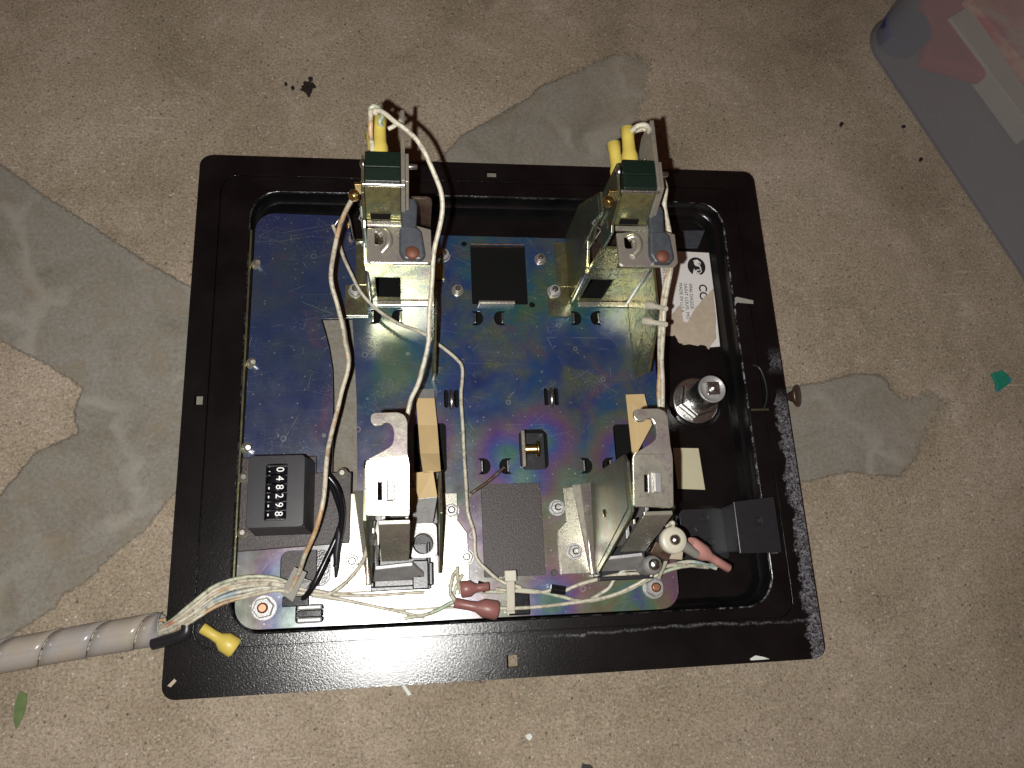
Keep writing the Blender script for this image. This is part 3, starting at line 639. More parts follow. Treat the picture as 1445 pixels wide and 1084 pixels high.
sp2.append(obj('folded_tab', MB().hexa([(x0-1.2, y0-4, 70), (x0+1.0, y0-4, 70), (x0+1.0, y0+4, 71.5), (x0-1.2, y0+4, 71.5), (x0-.6, y0-3.6, 73.6), (x0+2.4, y0-3.6, 73.2), (x0+2.4, y0+3.8, 75.2), (x0-.6, y0+3.8, 75.6)]), 'steel_dull', lb, .3))
sp2.append(obj('hook_rib', MB().box((-47.4, -64, 60), (-46.2, -44, 69.5)), 'steel_dull', lb, .2))
a = MB().hexa([(-57.4, -79, 30), (-46, -79, 30), (-46, -77.4, 30), (-57.4, -77.4, 30), (-57.4, -67.4, 68.4), (-45.6, -67.4, 68.4), (-45.6, -65.8, 68.4), (-57.4, -65.8, 68.4)])
sp2.append(obj('front_face', a, 'zinc_bright', lb, .3))
a = MB().hexa([(-61.6, -86.4, 10), (-38, -86.4, 10), (-38, -84, 10), (-61.6, -84, 10), (-60.5, -81.6, 19), (-44.5, -80.6, 20), (-44.5, -79, 20), (-60.5, -80, 19)])
sp2.append(obj('lower_face', a, 'steel_dull', lb, .3))
a = MB().box((-62.8, -90.5, 1.6), (-36.6, -88.6, 9.4)).box((-62.8, -88.6, 1.6), (-61.4, -78, 9)).box((-37.8, -88.6, 1.6), (-36.6, -70, 9)).box((-61.4, -88.6, 1.6), (-37.8, -70, 3))
sp2.append(obj('return_chute', a, 'black', lb, .4))
a = MB().box((-57, -76, 4), (-55.5, -50, 40)).box((-47.5, -76, 4), (-46, -48, 40))
sp2.append(obj('side_flange', MB().mesh(sheet([(-84, 12), (-84, 10), (-68, 34), (-68, 62), (-70, 62), (-70, 35)], [], .9, YZ(-59.5))), 'zinc_bright', lb, .2))
sp2.append(obj('inner_rail', a, 'steel_dull', lb, .2))
sp2.append(obj('rivet', MB().lathe((-62.9, -62, 30), [(2.0, 0), (1.9, .4), (1.1, .9), (.2, 1.0)], (-1, 0, 0), 16), 'brass', lb))
sp2.append(obj('wall_lining', MB().mesh(sheet([(-44, 3), (-44, 64), (-64, 66), (-84, 10), (-84, 3)], [], .2, YZ(-63.05))), 'bronze', lb))

# copies for the right-hand pair
for src, kids, lab in ((ch, sp, 'right chute bracket with lever, switch tower and parallelogram-looking coin window'), (lb, sp2, 'right latch housing with a dull speckled hook plate')):
    c = src.copy(); c.location = Vector((103, 0, 0))*S; sc.collection.objects.link(c); c.parent = door; c['label'] = lab
    ORG[c.name] = Vector((0, 0, FLOOR))-Vector((103, 0, 0))
    for k in kids:
        d_ = k.copy(); sc.collection.objects.link(d_); d_.parent = c
    if src is ch: ch_r = c
    else: lb_r = c
# extra pieces on the left housing only
a = MB().slab([(-33, -47.2, 2.6), (-23.2, -47.2, 2.6), (-23.2, -60, 2.6), (-19, -66, 2.6), (-18.5, -93, 2.6), (-33, -93, 2.6)][::-1], 1.2)
obj('bracket_foot', a, 'zinc_bright', door, .25)

# ------------------------------------------------------------------ tapes and clip beside the left housing
def strip(name, px4, mat, th=.35, par=door, bev=0.0):
    return obj(name, MB().slab(ats(px4)[::-1], th), mat, par, bev)
a = MB(); L_ = ats([(587, 562, 7), (590, 600, 9), (593, 640, 16), (597, 668, 24)]); R_ = ats([(613, 562, 8), (617, 600, 10), (620, 640, 17), (622, 665, 25)])
V = L_+R_+[(x, y, z-.35) for x, y, z in L_+R_]
F_ = []
for k in range(3): F_ += [(k, k+1, k+5, k+4), (8+k, 12+k, 13+k, 9+k), (k, 8+k, 9+k, k+1), (4+k, 5+k, 13+k, 12+k)]
F_ += [(0, 4, 12, 8), (3, 11, 15, 7)]
obj('tan_strip', a.add(V, F_, False), 'tan', door)
strip('tan_strip', [(580, 668, 20), (611, 664, 25), (617, 701, 20), (591, 704, 20)], 'tan')
strip('tan_strip', [(579, 688, 4), (600, 690, 4), (596, 720, 4), (579, 724, 4)], 'tan')
strip('tan_strip', [(591, 704, 20.2), (617, 701, 20.2), (611, 737, 14), (580, 740, 14)], 'steel_dull', .6, door, .2)
strip('tape_end', [(589, 549, 4), (613, 549, 4), (613, 562, 7), (587, 562, 6.6)], 'steel_dull')
strip('cream_strip', [(883, 557, 9), (909, 556, 9), (920, 600, 12), (893, 650, 12)], 'tan')
a = MB(); x, y, _ = at(597, 767, 14)
a.mesh(sheet(rrect(x-6.2, y-6.2, x+6.2, y+9, 2.5), [circ(x, y, 4.6, 24)], 1.0, XY(13.4)))
tb = [(x+r_*math.cos(t), y+r_*math.sin(t), z_) for r_, z_ in ((4.6, 3), (4.6, 14.2), (5.2, 14.2), (5.2, 13)) for t in [math.radians(k*12) for k in range(30)]]
a.add(tb, [(r_*30+k, r_*30+(k+1) % 30, r_*30+30+(k+1) % 30, r_*30+30+k) for r_ in range(3) for k in range(30)], True)
obj('round_clip', a, 'steel_dull', door, .2)
obj('round_clip_bore', MB().lathe((x, y, 2), [(4.5, 0), (4.5, .9)], n=24), 'ink', door)
x, y, _ = at(595, 810, 12)
o = obj('small_switch', MB().box((x-4.0, y-6.5, 2), (x+3.0, y+6, 12)).box((x+3.2, y-5, 2), (x+5, y+5, 11)), 'black', door, .5)
obj('switch_stud', MB().lathe((x-1, y+.5, 12), [(1.8, 0), (1.8, .6), (1.2, 1.0)], n=14), 'steel', o)
x, y, _ = at(612, 817, 2); obj('bracket_foot', MB().box((x-2.5, y-4, .4), (x+14, y-2.4, 3)), 'steel_dull', door, .2)

# ------------------------------------------------------------------ coin counter with six digits
P0 = (-121.5, -69, 0); P1 = (-71.6, -24)
cb = obj('coin_counter', MB().mesh(sheet([(-121.5, -70.5), (-72.5, -68.5), (-72, -36), (-88, -36), (-88, -28), (-121.5, -28)], [], 2.2, XY(1.3))), 'panel', door, .4, label='black coin counter reading 048298')
tl, tr, br, bl = ats([(352, 643), (431, 642), (428, 744), (346, 745)], 26)
bx0 = -122.5; bz = 2.4
xa, xb = (tl[0]+bl[0])/2, (tr[0]+br[0])/2; ya, yb = (bl[1]+br[1])/2, (tl[1]+tr[1])/2
wx0, wy1, _ = at(376, 655, 26); wx1, wy0, _ = at(403, 734, 26)
a = MB(); Z = 26.0
a.mesh(sheet(rrect(xa, ya, xb, yb, 1.6, 3), [rrect(wx0, wy0, wx1, wy1, .8, 3)], 5, XY(Z-2.5)))
a.hexa([(xa-.3, ya-1.2, bz), (xb+1.6, ya-1.2, bz), (xb+1.6, yb+1.0, bz), (xa-.3, yb+1.0, bz), (xa+.1, ya+.1, Z-5.02), (xb-.1, ya+.1, Z-5.02), (xb-.1, yb-.1, Z-5.02), (xa+.1, yb-.1, Z-5.02)])
cs = obj('counter_case', a, 'black', cb, .7)
nD = 6; pitch = (wy1-wy0-1.4)/nD
for i, dg in enumerate('048298'):
    cy_ = wy1-.7-pitch*(i+.5)
    o = obj('digit_wheel', MB().lathe(((wx0+wx1)/2, cy_-pitch*.42, Z-5.6), [(4.6, 0), (4.6, pitch*.84)], (0, 1, 0), 28), 'gloss', cb)
    t_ = text(dg, 4.6, -math.pi/2, ((wx0+wx1)/2+1.2, cy_+1.35, Z-.86), .04, .95)
    obj('digit', t_, 'digit', cb)
    if i in (0, 2, 3, 4, 5):
        obj('next_digit', MB().box((wx0+.9, cy_-.5, Z-2.3), (wx0+1.4, cy_+.5-(.7 if i == 0 else 0), Z-1.65)), 'digit', cb)
for a_ in ((483, 668), (343, 752), (345, 674)):
    x, y, _ = at(*a_, 3); obj('screw', MB().lathe((x, y, 2.4), [(2.7, 0), (2.5, .7), (1.5, .8), (1.5, 2.6), (1.1, 2.9)], n=18), 'zinc_bright', cb)
x, y, _ = at(405, 757, 3); obj('case_slot', MB().box((x-4, y-.4, 2.2), (x+4, y+.4, 2.6)), 'ink', cb)

# ------------------------------------------------------------------ label, tape squares, lock, block on the pan floor at right
zl = PANZ+.25
lab = obj('maker_label', MB().slab(ats([(922, 353), (1002, 357), (1009, 410), (1016, 490), (1000, 490), (960, 470), (943, 452), (934, 440), (928, 400)], zl)[::-1], .2), 'white', door, label='torn white maker label with a round black logo')
a = MB().slab(ats([(1002, 357), (1008, 357), (1021, 492), (1004, 492), (1004, 490), (1016, 489)], zl+.02)[::-1], .2); obj('label_border', a, 'gloss', lab)
tp = [(1007, 407), (1003, 412), (992, 421), (985, 431), (978, 440), (975, 448), (969, 456), (964, 452), (960, 430), (953, 437), (944, 448), (940, 458), (938, 470), (943, 475), (953, 473), (957, 482), (964, 487), (975, 486), (985, 488), (995, 486), (1001, 494), (1004, 488), (1011, 478), (1010, 450)]
tp2 = []
for i in range(len(tp)):
    x0, y0 = tp[i]; x1, y1 = tp[(i+1) % len(tp)]
    for k in range(3): tp2.append((x0+(x1-x0)*k/3+random.uniform(-.9, .9), y0+(y1-y0)*k/3+random.uniform(-.9, .9)))
obj('torn_backing', MB().slab(ats(tp2, zl+.25)[::-1], .2), 'torn', lab)
lx, ly, _ = at(983, 376, zl+.2)
a = MB().mesh(sheet([(lx+5.2*math.cos(t)*(1 if True else 1), ly+5.6*math.sin(t)) for t in [math.radians(q_) for q_ in range(-62, 242, 12)]]+[(lx-1.6, ly-1.2), (lx-.2, ly-4.6)], [circ(lx+.2, ly+2.0, 1.5, 14)], .06, XY(zl+.04))); obj('logo', a, 'ink', lab)
a = MB().tube([(*p_, zl+.1) for p_ in [(lx-1.6, ly+3.2), (lx+.6, ly+3.9), (lx+2.6, ly+2.2), (lx+1.6, ly+.2), (lx-.4, ly+.6), (lx+.2, ly+2.2), (lx+2.2, ly-.6), (lx+2.4, ly-3.2), (lx+.4, ly-4.4), (lx-.8, ly-2.6), (lx+1.4, ly-2.0)]], .42, 6); obj('logo_script', a, 'white', lab)
for body, px_, py_, size in (('CO', 991, 401, 6.4), ('4946 DAGGE', 974, 400, 2.7), ('SAINT LOUIS, MO', 967, 400, 2.7), ('MADE IN U.S.A.', 960, 399, 2.7), ('MODEL NO.', 936, 364, 2.9)):
    x, y, _ = at(px_, py_, zl+.1)
    obj('label_print', text(body, size, -math.pi/2-.04, (x, y, zl+.04), .02), 'ink', lab)
x, y, _ = at(972, 661, PANZ+2)
obj('cream_tape_square', MB().slab([(x-7.6, y+10.6, PANZ+3), (x-7.4, y-10.4, PANZ+3), (x+8, y-11, PANZ+.5), (x+7, y+10.6, PANZ+.5)][::1], .3), 'cream', door)
kx, ky = 104.6, -.6
a = MB().lathe((kx, ky, PANZ), [(15, 0), (14.5, .6), (11.5, .8)], n=40); obj('lock_seat', a, 'coat', door)
lk = obj('cam_lock', MB().lathe((kx, ky, PANZ+.8), [(12.4, 0), (12.4, 1.0), (11.6, 1.3)], n=44), 'steel', door, .2, label='chromed cam lock with washer and hex nut')
obj('hex_nut', MB().lathe((kx, ky, PANZ+2.1), [(9.6, 0), (10.2, .8), (10.2, 4.4), (9.2, 5.2)], n=6, smooth=False, rot=.3), 'steel', lk, .4)
obj('lock_barrel', MB().lathe((kx, ky, PANZ+7), [(7.4, 0), (7.4, 13), (7.0, 16)], n=32), 'steel', lk)
obj('lock_cap', MB().lathe((kx, ky, PANZ+23), [(6.2, 0), (7.0, .3), (7.0, 1.4), (6.3, 1.7), (6.1, 1.0), (4.0, .9)], n=36), 'steel_dull', lk)
a = MB().box((kx-3.3, ky-3.3, PANZ+23.5), (kx+3.3, ky+3.3, PANZ+26)).lathe((kx, ky, PANZ+26), [(2.2, 0), (2.0, 1.2), (.3, 1.9)], n=18); obj('square_stud', a, 'steel', lk, .4)
# raised black block with its foot plate
a = MB().mesh(sheet(rrect(88.5, -82.5, 112, -57.5, 2.5), [], 3.2, XY(PANZ+1.7)))
for q_ in ((94.5, -68), (101.5, -62), (103, -74)): a.lathe((*q_, PANZ+3.3), [(2.1, 0), (1.9, .5), (1.5, .3)], n=16)
bk = obj('strike_block', a, 'black', door, .4)
a = MB().mesh(sheet([(109.3, -81), (130.6, -81.2), (130.4, -54.6), (109.3, -56.4)], [circ(120.5, -66, 1.8, 16)], 1.6, XY(9.2)))
a.hexa([(111, -79, PANZ), (130, -79, PANZ), (130, -56, PANZ), (111, -57, PANZ), (110, -80.3, 8.4), (130, -80.4, 8.4), (130, -55.4, 8.4), (110, -57, 8.4)])
obj('block_housing', a, 'black', bk, .4)
obj('block_fin', MB().box((131.2, -81.5, .5), (132.2, -54, 3.6)), 'coat', bk, .3)
# diamond recess near the top right corner and the arc stiffener at the right
a = MB().slab([*ats([(948, 338), (955, 350), (985, 350), (995, 325), (960, 325)], PANZ+1.6)][::-1], 1.6); a.box((*at(956, 336, PANZ+2)[:2], PANZ+1.7), (*at(984, 332, PANZ+2)[:2], PANZ+2.3)); obj('diamond_pad', a, 'slate', door, .4)
a = MB().tube(spline(ats([(1062, 515), (1072, 520), (1080, 540), (1082, 560), (1078, 578)], .6), 8), .55, 8); obj('strap', a, 'black', door)
a = MB().box((*at(1060, 580, .3)[:2], .46), (*at(1084, 577, .3)[:2], .9)); obj('strap', a, 'zinc', door, .1)
# carriage bolt with ribbed head under the right edge
kp = Vector(at(1124, 559, -5)); a = MB().lathe(tuple(kp), [(1.2, -6), (3.2, -2), (5.6, -.6), (6.0, .4), (5.4, 1.0), (3.0, 1.5), (.3, 1.6)], (.75, -.1, .66), 26)
obj('round_knob', a, 'rust_zinc', door); 
# scratch flecks and chip marks on the rim
for p4, mt in ((((1037, 420), (1040, 419), (1063, 424), (1063, 429), (1040, 427), (1037, 432)), 'graytape'), (((1058, 930), (1066, 925), (1077, 927), (1086, 930), (1076, 931), (1060, 932)), 'pale'), (((236, 968), (246, 958), (249, 961), (241, 970)), 'torn')):
    obj('paint_chip', MB().slab(ats(p4, .62 if p4[0][0] == 1037 else .14)[::-1], .12), mt, door)

# ================================================================== WIRING
harn = root('wiring_harness', at(120, 905, FLOOR), 'cream wires in a frosted spiral sleeve running from lower left onto the coin door', 'wiring harness')
def wire(pts, mat, r=1.05, par=harn, name='wire', wob=.0):
    P = spline(ats(pts), 12)
    if wob:
        ph = random.random()*6
        P = [p_+Vector((math.sin(i*.31+ph), math.cos(i*.27+ph), math.sin(i*.22+ph)))*wob for i, p_ in enumerate(P)]
    return obj(name, MB().tube(P, r, 10), mat, par)
# long loops over the left mechanism
wire([(530, 160, 99), (523, 158, 101), (523, 180, 99), (525, 215, 92), (518, 248, 84), (497, 280, 72), (478, 325, 56), (467, 385, 42), (476, 430, 36), (487, 480, 32), (491, 515, 30), (481, 560, 28), (469, 605, 27), (460, 660, 29), (455, 715, 29), (445, 748, 26), (430, 785, 18), (420, 812, 10), (405, 845, 2)], 'wire_orange', 1.02, wob=.2)
wire([(524, 158, 99), (535, 156, 101), (552, 168, 102), (575, 185, 101), (600, 215, 98), (617, 258, 92), (625, 285, 88), (619, 325, 82), (611, 370, 76), (607, 430, 68), (604, 480, 62), (597, 520, 57), (588, 545, 53), (578, 572, 50), (570, 610, 46), (566, 660, 40)], 'wire_white', .98, wob=.2)
wire([(470, 318, 14), (478, 342, 13), (490, 375, 12), (505, 405, 10), (528, 434, 8), (560, 455, 8), (595, 470, 8), (622, 488, 8), (645, 508, 8), (652, 520, 8), (651, 560, 7), (653, 610, 6.5), (657, 670, 6), (659, 715, 6), (668, 750, 5), (672, 785, 4), (690, 808, 4), (712, 822, 4), (735, 830, 4)], 'wire_white', .85, wob=.15)
wire([(521, 156, 98), (528, 150, 99), (540, 160, 96), (536, 172, 95), (538, 178, 93)], 'wire_green', 1.0)
wire([(548, 182, 94), (556, 178, 95), (566, 170, 98)], 'wire_white', .9)
# right-hand pair down the tower, tied to the bracket
wire([(890, 186, 93), (900, 178, 96), (912, 178, 97), (918, 190, 92), (925, 225, 84), (938, 262, 76), (938, 290, 70), (944, 330, 66), (948, 365, 62), (941, 410, 54), (936, 450, 47), (934, 500, 44), (934, 540, 42), (935, 578, 40), (933, 620, 36)], 'wire_white', 1.15, wob=.15)
wire([(880, 196, 80), (898, 184, 86), (914, 186, 88), (921, 215, 82), (932, 255, 74), (933, 290, 68), (939, 335, 64), (944, 372, 60), (937, 415, 52), (932, 455, 45), (931, 505, 42), (930, 545, 41), (931, 580, 39), (929, 620, 34)], 'wire_orange', 1.05, wob=.15)
# bundle coming out of the sleeve
for k, (dy, mt) in enumerate(((-10, 'wire_green'), (-5, 'wire_red'), (0, 'wire_orange'), (4, 'wire_white'), (8, 'wire_blue'), (13, 'wire_white'), (17, 'wire_orange'))):
    j = lambda s=2.0: random.uniform(-s, s)
    wire([(150, 905+dy*.2, -5), (205, 893+dy*.25, -2+j(1)), (238, 884+dy*.55, 3+j()), (270, 862+dy*.8+j(), 6+j()), (305, 838+dy+j(), 6+j()), (345, 824+dy*1.1+j(), 5+j(1)), (385, 822+dy*.8+j(), 5+j(1)), (412, 830+dy*.4, 4)]+([(445, 836+dy*.3, 3), (500, 843+dy*.5, 2.2), (600, 846+dy*2, 1.2)] if k in (1, 5) else [(428, 838+dy*.2, -1), (436, 842, -5)]), mt, .86, wob=.15)
# thin bare leads fanning over the bottom strip
wire([(445, 838, 3), (500, 836, 2), (560, 832, 1.6), (640, 826, 2)], 'wire_white', .5)
wire([(445, 842, 3), (500, 850, 2), (560, 860, 1.4), (620, 858, 1.4), (660, 856, 3)], 'wire_white', .6)
wire([(527, 735, 14), (521, 765, 10), (510, 795, 5), (490, 820, 3), (465, 838, 3), (440, 840, 3)], 'wire_white', 1.0)
wire([(537, 735, 14), (541, 760, 10), (537, 785, 8)], 'wire_green', 1.0)
# bottom run to the right
wire([(640, 838, 5), (652, 812, 6), (648, 830, 4), (700, 836, 4), (740, 832, 4), (790, 842, 3), (830, 848, 3), (880, 836, 4), (925, 812, 8), (965, 800, 10), (1000, 797, 8), (1012, 800, 6)], 'wire_green', 0.84, wob=.2)
wire([(700, 832, 5), (760, 836, 4), (780, 832, 4)], 'wire_white', .8)
wire([(798, 834, 4), (825, 822, 5), (870, 812, 6), (910, 808, 8), (950, 798, 10), (1000, 800, 8)], 'wire_white', 0.88, wob=.2)
wire([(705, 858, 4), (760, 857, 3), (810, 850, 3), (860, 842, 4), (895, 826, 6), (920, 812, 9)], 'wire_white', 0.84, wob=.2)
wire([(835, 846, 3), (858, 830, 4), (872, 812, 6), (888, 803, 7), (925, 803, 9), (975, 792, 9), (1010, 803, 7)], 'wire_blue', 0.84, wob=.2)
wire([(640, 850, 4), (615, 862, 3), (590, 870, 2), (570, 873, 1.6)], 'wire_green', 1.01, wob=.2)
wire([(643, 850, 5), (636, 835, 6), (638, 815, 7), (644, 806, 8)], 'wire_green', 0.92, wob=.2)
wire([(650, 838, 5), (646, 820, 7), (645, 800, 9)], 'wire_orange', .8)
wire([(940, 742, 30), (950, 738, 34), (946, 755, 28), (940, 790, 18), (930, 815, 10)], 'wire_white', .9)
# small black splices
for pts in ([(777, 831, 4), (797, 834, 4)], [(673, 826, 5), (686, 830, 5)]):
    obj('splice_sleeve', MB().tube(ats(pts), 2.1, 12), 'gloss', harn)
# black counter leads
wire([(462, 672, 16), (474, 700, 12), (482, 730, 8), (476, 755, 7), (460, 790, 6), (440, 830, 5), (425, 848, 2)], 'gloss', 1.35, name='counter_lead')
wire([(460, 668, 18), (476, 690, 16), (483, 720, 12), (482, 745, 9), (476, 775, 6), (474, 800, 5)], 'gloss', 1.25, name='counter_lead')
obj('shrink_sleeve', MB().tube(ats([(480, 745, 8), (475, 780, 6), (475, 800, 5), (474, 815, 4)]), [1.8, 1.7, 1.2, .6], 10), 'black', harn)
# grey tape flag and multi-pin connector in the plate cut-out
obj('tape_flag', MB().slab(ats([(415, 800, 10), (433, 808, 9), (413, 850, 4), (396, 838, 5)])[::-1], .8), 'graytape', harn, .3)
obj('tape_flag', MB().slab(ats([(424, 815, 7), (440, 820, 6), (432, 832, 5), (418, 826, 5)])[::-1], 2), 'steel_dull', harn, .3)
a = MB()
x, y, _ = at(418, 848, 2); a.box((x-5.8, y-2.4, -1), (x+5.8, y+2.0, 3.6)); pc = obj('pin_connector', a, 'gloss', harn, .4)
# crimp terminals
def crimp(p, q_, mat, r=2.6, name='crimp_terminal', flat=1.0):
    A, B = Vector(at(*p)), Vector(at(*q_)); d_ = B-A; L = d_.length
    m = MB().lathe(tuple(A), [(r*.62, 0), (r*.72, .3), (r*.66, L*.35), (r*.75, L*.5), (r*1.3, L*.66), (r*1.35, L*.95), (r*1.1, L)], tuple(d_), 16)
    if flat != 1.0:
        m.v = [(v_[0], v_[1], A.z+(v_[2]-A.z)*flat) for v_ in m.v]
    return obj(name, m, mat, harn)
crimp((641, 851, 5), (703, 862, 5), 'maroon', 3.2)
o = crimp((690, 828, 8), (650, 832, 7), 'maroon', 2.8)
crimp((285, 886, 8), (333, 916, 6), 'yellow', 3.2)
crimp((1028, 802, 14), (972, 768, 24), 'pink', 3.0)
obj('black_sleeve', MB().tube(spline(ats([(264, 882, 5), (262, 893, 5), (248, 900, 4), (216, 909, 1)]), 5), 2.6, 12), 'black', harn)
# zip tie at the bottom run, two ties on the right tower pair
x, y, _ = at(720, 832, 6)
a = MB().hexa([(x-1.9, y-9.5, 4.4), (x+1.9, y-9.5, 4.4), (x+1.9, y+4, 8), (x-1.9, y+4, 8), (x-1.9, y-9.5, 5.6), (x+1.9, y-9.5, 5.6), (x+1.9, y+4, 9.2), (x-1.9, y+4, 9.2)])
a.box((x-2.7, y+3.4, 4.4), (x+2.7, y+8.4, 9.6)); a.box((x-2, y-10.6, 0), (x+2, y-9.4, 5.4)); obj('cable_tie', a, 'nylon', harn, .5)
for p1, p2 in (((914, 430, 40), (940, 436, 52)), ((910, 453, 38), (940, 458, 50))):
    A, B = Vector(at(*p1)), Vector(at(*p2)); m = MB().tube([A, A.lerp(B, .3), A.lerp(B, .42), B], [1.9, 1.9, 1.2, 1.2], 8); obj('cable_tie', m, 'nylon', harn)
# ring terminal, screws and washers at the right housing
x, y, _ = at(952, 762, 34); pr = MB().lathe((x, y, 29), [(5.6, 0), (5.9, 1), (5.9, 4.2), (5.2, 4.8), (3.2, 4.9)], n=28); rg = obj('ring_washer', pr, 'nylon', door)
obj('screw_head', MB().lathe((x, y, 33.8), [(2.5, 0), (2.3, 1.4), (1.4, 2.3), (.2, 2.5)], n=20), 'steel', rg)
A, B = Vector(at(962, 768, 31)), Vector(at(982, 782, 25)); obj('terminal_neck', MB().tube([A, B], [2.6, 2.0], 12), 'graytape', rg)
x, y, _ = at(923, 797, 24); sb = obj('screw_post', MB().lathe((x, y, 6), [(4.2, 0), (4.2, 14), (4.4, 15), (3.8, 17.4), (2.2, 18.2)], n=26), 'steel_dull', door)
obj('screw_head', MB().lathe((x, y, 23.6), [(2.7, 0), (2.6, 1.0), (1.6, 2.0), (.2, 2.2)], n=20), 'steel', sb)
a = MB().slab(ats([(926, 764, 27), (950, 776, 27), (943, 792, 24), (918, 780, 25)])[::-1], 6); obj('switch_body', a, 'rust_zinc', door, .3)
a = MB().slab(ats([(937, 770, 24), (965, 770, 24), (963, 790, 22), (934, 788, 22)])[::-1], 9); obj('switch_body', a, 'torn', door, .3)
a = MB().slab(ats([(930, 748, 30), (946, 744, 30), (948, 764, 28), (930, 764, 28)])[::-1], 5); obj('switch_body', a, 'slate', door, .3)
# spring clip and lug near the left tower
a = MB().tube(spline(ats([(470, 322, 12), (478, 310, 14), (488, 300, 13), (494, 312, 10), (499, 336, 4), (506, 341, 2), (515, 341, 2)]), 6), .55, 8); obj('spring_wire', a, 'steel', door)
x, y, _ = at(490, 312, 8); obj('spring_lug', MB().lathe((x, y, 2), [(1.4, 0), (1.4, 7), (1.0, 7.6)], (.1, -.3, 1), 12), 'brass', door)
obj('stray_wire', MB().tube(ats([(664, 697, 2.2), (690, 679, 2.4), (712, 659, 2.4)]), .8, 8), 'rust_zinc', door)
# spiral sleeve: a ribbon wound round the bundle, with narrow gaps
path = spline(ats([(-60, 938, -6.5), (0, 927, -6.5), (60, 916, -6.5), (120, 905, -6.2), (170, 897, -5.2), (210, 890, -4), (232, 886, -3)]), 30)
tot = sum((path[i+1]-path[i]).length for i in range(len(path)-1)); pitch = 19.5; rad = 7.0
V = []; FQ = []; s_ = 0; nA = 28; seg = []
steps = int(tot/pitch*nA)
def onpath(u):
    u = max(0, min(tot-1e-3, u)); acc = 0
    for i in range(len(path)-1):
        l = (path[i+1]-path[i]).length
        if acc+l >= u: return path[i].lerp(path[i+1], (u-acc)/l), (path[i+1]-path[i]).normalized()
        acc += l
    return path[-1], (path[-1]-path[-2]).normalized()
for i in range(steps+1):
    base_u = i/nA*pitch-4; ang = 2*math.pi*i/nA+1.2
    for k in range(5):
        u = base_u+k/4*(pitch-.75); p_, t_ = onpath(u); up = Vector((0, 0, 1)); b_ = t_.cross(up).normalized(); up = b_.cross(t_)
        rr = rad+.22*k/4
        V.append(tuple(p_+(b_*math.cos(ang)+up*math.sin(ang))*rr))
    if i: FQ += [((i-1)*5+k, (i-1)*5+k+1, i*5+k+1, i*5+k) for k in range(4)]
o = obj('spiral_sleeve', MB().add(V, FQ, True), 'sleeve', harn)
so = o.modifiers.new('solid', 'SOLIDIFY'); so.thickness = .5*S; so.offset = -1
for k, mt in enumerate(('wire_orange', 'wire_white', 'wire_blue', 'wire_red', 'wire_white', 'wire_green')):
    t = k*1.047; P = [p_+Vector((.2*math.cos(t), math.cos(t), math.sin(t)))*3.1 for p_ in path]
    obj('wire', MB().tube(P[::4]+[P[-1]], 1.3, 8), mt, harn)

# ================================================================== STORAGE BIN at top right and what shows through it
A, B = Vector(at(1222, 62, FLOOR)), Vector(at(1445, 395, FLOOR)); u = (B-A).normalized(); n_ = Vector((-u.y, u.x, 0))      # n_ points away from the door
if n_.x < 0: n_ = -n_
binr = root('storage_bin', tuple(A+u*60+n_*60), 'large frosted grey plastic storage bin standing at the upper right', 'storage bin')
def bp(s_, t_, z): p_ = A+u*s_+n_*t_; return (p_.x, p_.y, z)
loop = rrect(-12, 0, 300, 260, 24, 10)
V = []; FQ = []; nl = len(loop)
lev = [(0, 0), (-1.2, 2), (2, 60), (4, 120), (5, 150)]
for off, h in lev:
    for (a_, b_) in loop:
        s1 = 1+off/130; V.append(bp(150+(a_-150)*s1, 130+(b_-130)*s1, FLOOR+.4+h))
for r_ in range(len(lev)-1): FQ += [(r_*nl+k, r_*nl+(k+1) % nl, (r_+1)*nl+(k+1) % nl, (r_+1)*nl+k) for k in range(nl)]
m = MB().add(V, FQ, True); m.add(V[:nl], [tuple(range(nl))])
o = obj('bin_wall', m, 'bin', binr); so = o.modifiers.new('solid', 'SOLIDIFY'); so.thickness = 1.6*S; so.offset = -1
def inbin(name, px_, py_, z): x, y, _ = at(px_, py_, z); return x, y
x, y = inbin('', 1282, 38, 2)
tag(obj('round_tub', MB().lathe((x, y, FLOOR+3), [(13, 0), (14, 1), (15.5, 13), (15, 14)], n=40), 'navy', None, 1, base=(x, y, FLOOR)), 'dark navy round tub seen blurred through the frosted bin', 'tub')
x, y = inbin('', 1345, 40, 20)
tag(obj('red_box', MB().slab(ats([(1309, -20), (1350, -20), (1385, 45), (1404, 108), (1309, 80)], 2)[::-1], 12), 'redbox', None, 3, base=(x, y, FLOOR)), 'red box beside the dark tub inside the bin', 'box')
Lp = ats([(1340, 25), (1368, 8), (1475, 165), (1460, 185)], 4)
tag(obj('cream_board', MB().slab(Lp[::-1], 15), 'board', None, .5, base=Lp[0]), 'cream strip of board slanting inside the frosted bin', 'board')
Lp = ats([(1366, -5), (1400, -60), (1520, 60), (1480, 130)], 8)
rd = obj('printed_card', MB().slab(Lp[::-1], 18), 'card', None, .5, base=Lp[0])
tag(rd, 'red and orange printed card in the bin, right at the corner', 'card')

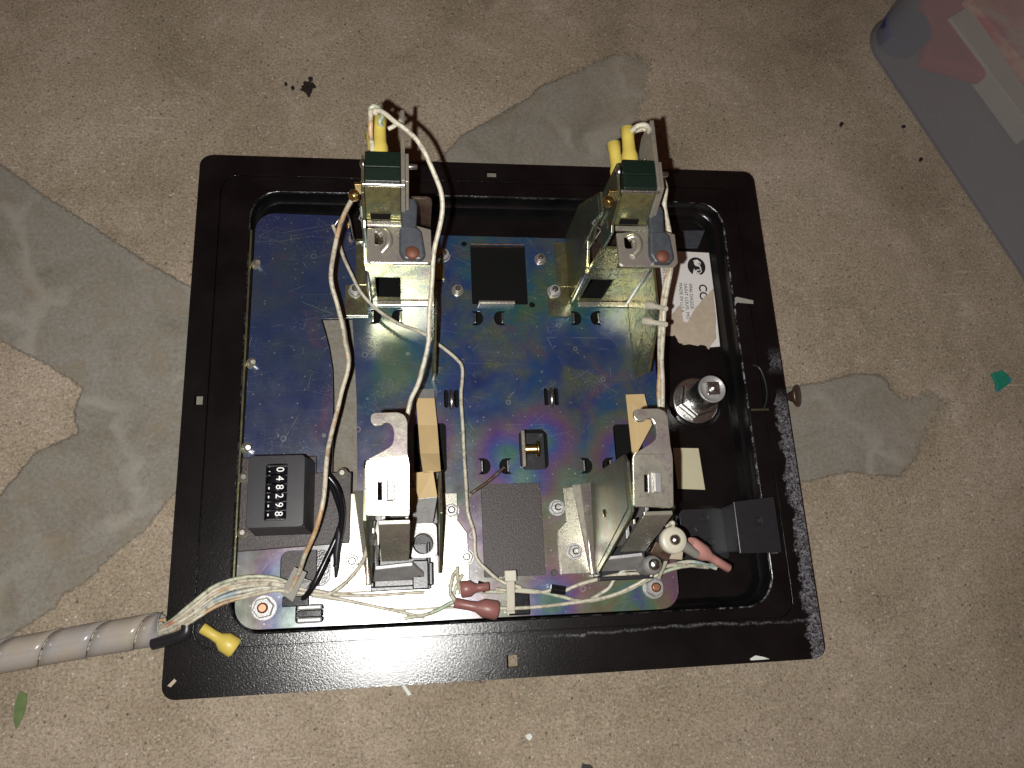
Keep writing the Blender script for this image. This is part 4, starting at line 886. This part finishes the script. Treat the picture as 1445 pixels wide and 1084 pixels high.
# ================================================================== bits lying on the floor
def blob(name, pts, mat, label, cat, th=1.2, bev=.3, group=None):
    P = ats(pts, FLOOR+th+.3); c = (sum(p_[0] for p_ in P)/len(P), sum(p_[1] for p_ in P)/len(P), FLOOR)
    o = obj(name, MB().slab(P[::-1], th+.3), mat, None, bev, base=c); return tag(o, label, cat, group)
def ragged(cx_, cy_, r, n=14, j=.35): return [(cx_+r*(1+random.uniform(-j, j))*math.cos(2*math.pi*k/n), cy_+r*(1+random.uniform(-j, j))*math.sin(2*math.pi*k/n)) for k in range(n)]
blob('tar_spot', ragged(434, 124, 9, 26, .45), 'tar', 'black crusty tar spot on the concrete above the door corner', 'tar spot', .6)
for c_, r_, lb_ in (((438, 111), 3.2, 'small black crumb just above the tar spot'), ((413, 123), 3, 'small black crumb left of the tar spot'), ((403, 118), 2.5, 'tiniest black crumb farthest left of the tar spot'), ((1188, 175), 3, 'brown crumb left of its twin near the bin'), ((1276, 178), 3, 'dark brown seed close to the bin edge'), ((1300, 225), 2.6, 'black crumb lying against the bin edge')):
    blob('crumb', ragged(*c_, r_, 9), 'tar', lb_, 'crumb', .8, .2)
blob('leaf', [(27, 975), (38, 980), (36, 1000), (28, 1020), (22, 1030), (19, 1018), (20, 995)], 'leaf', 'narrow green leaf on the floor at lower left', 'leaf', .3, .1)
blob('green_chip', [(1400, 527), (1414, 522), (1424, 530), (1421, 545), (1408, 550), (1406, 538)], 'chipg', 'folded green plastic chip on the floor at right', 'chip', 1.6, .3)
blob('teal_chip', [(1420, 528), (1428, 535), (1425, 541), (1415, 548), (1409, 553), (1405, 548), (1418, 540)], 'chipb', 'teal plastic sliver under the green chip', 'chip', .8, .2)
blob('pale_chip', ragged(747, 1040, 5, 9, .2), 'pale', 'small pale paint chip on the floor below the door', 'chip', .4, .1)
blob('wood_sliver', [(566, 967), (571, 966), (581, 980), (576, 982)], 'pale', 'pale sliver beside the bottom edge of the door', 'sliver', .6, .1)
blob('dark_scrap', [(822, 1078), (834, 1080), (842, 1090), (820, 1092)], 'tar', 'dark scrap cut by the bottom edge of the photo', 'scrap', 1, .2)
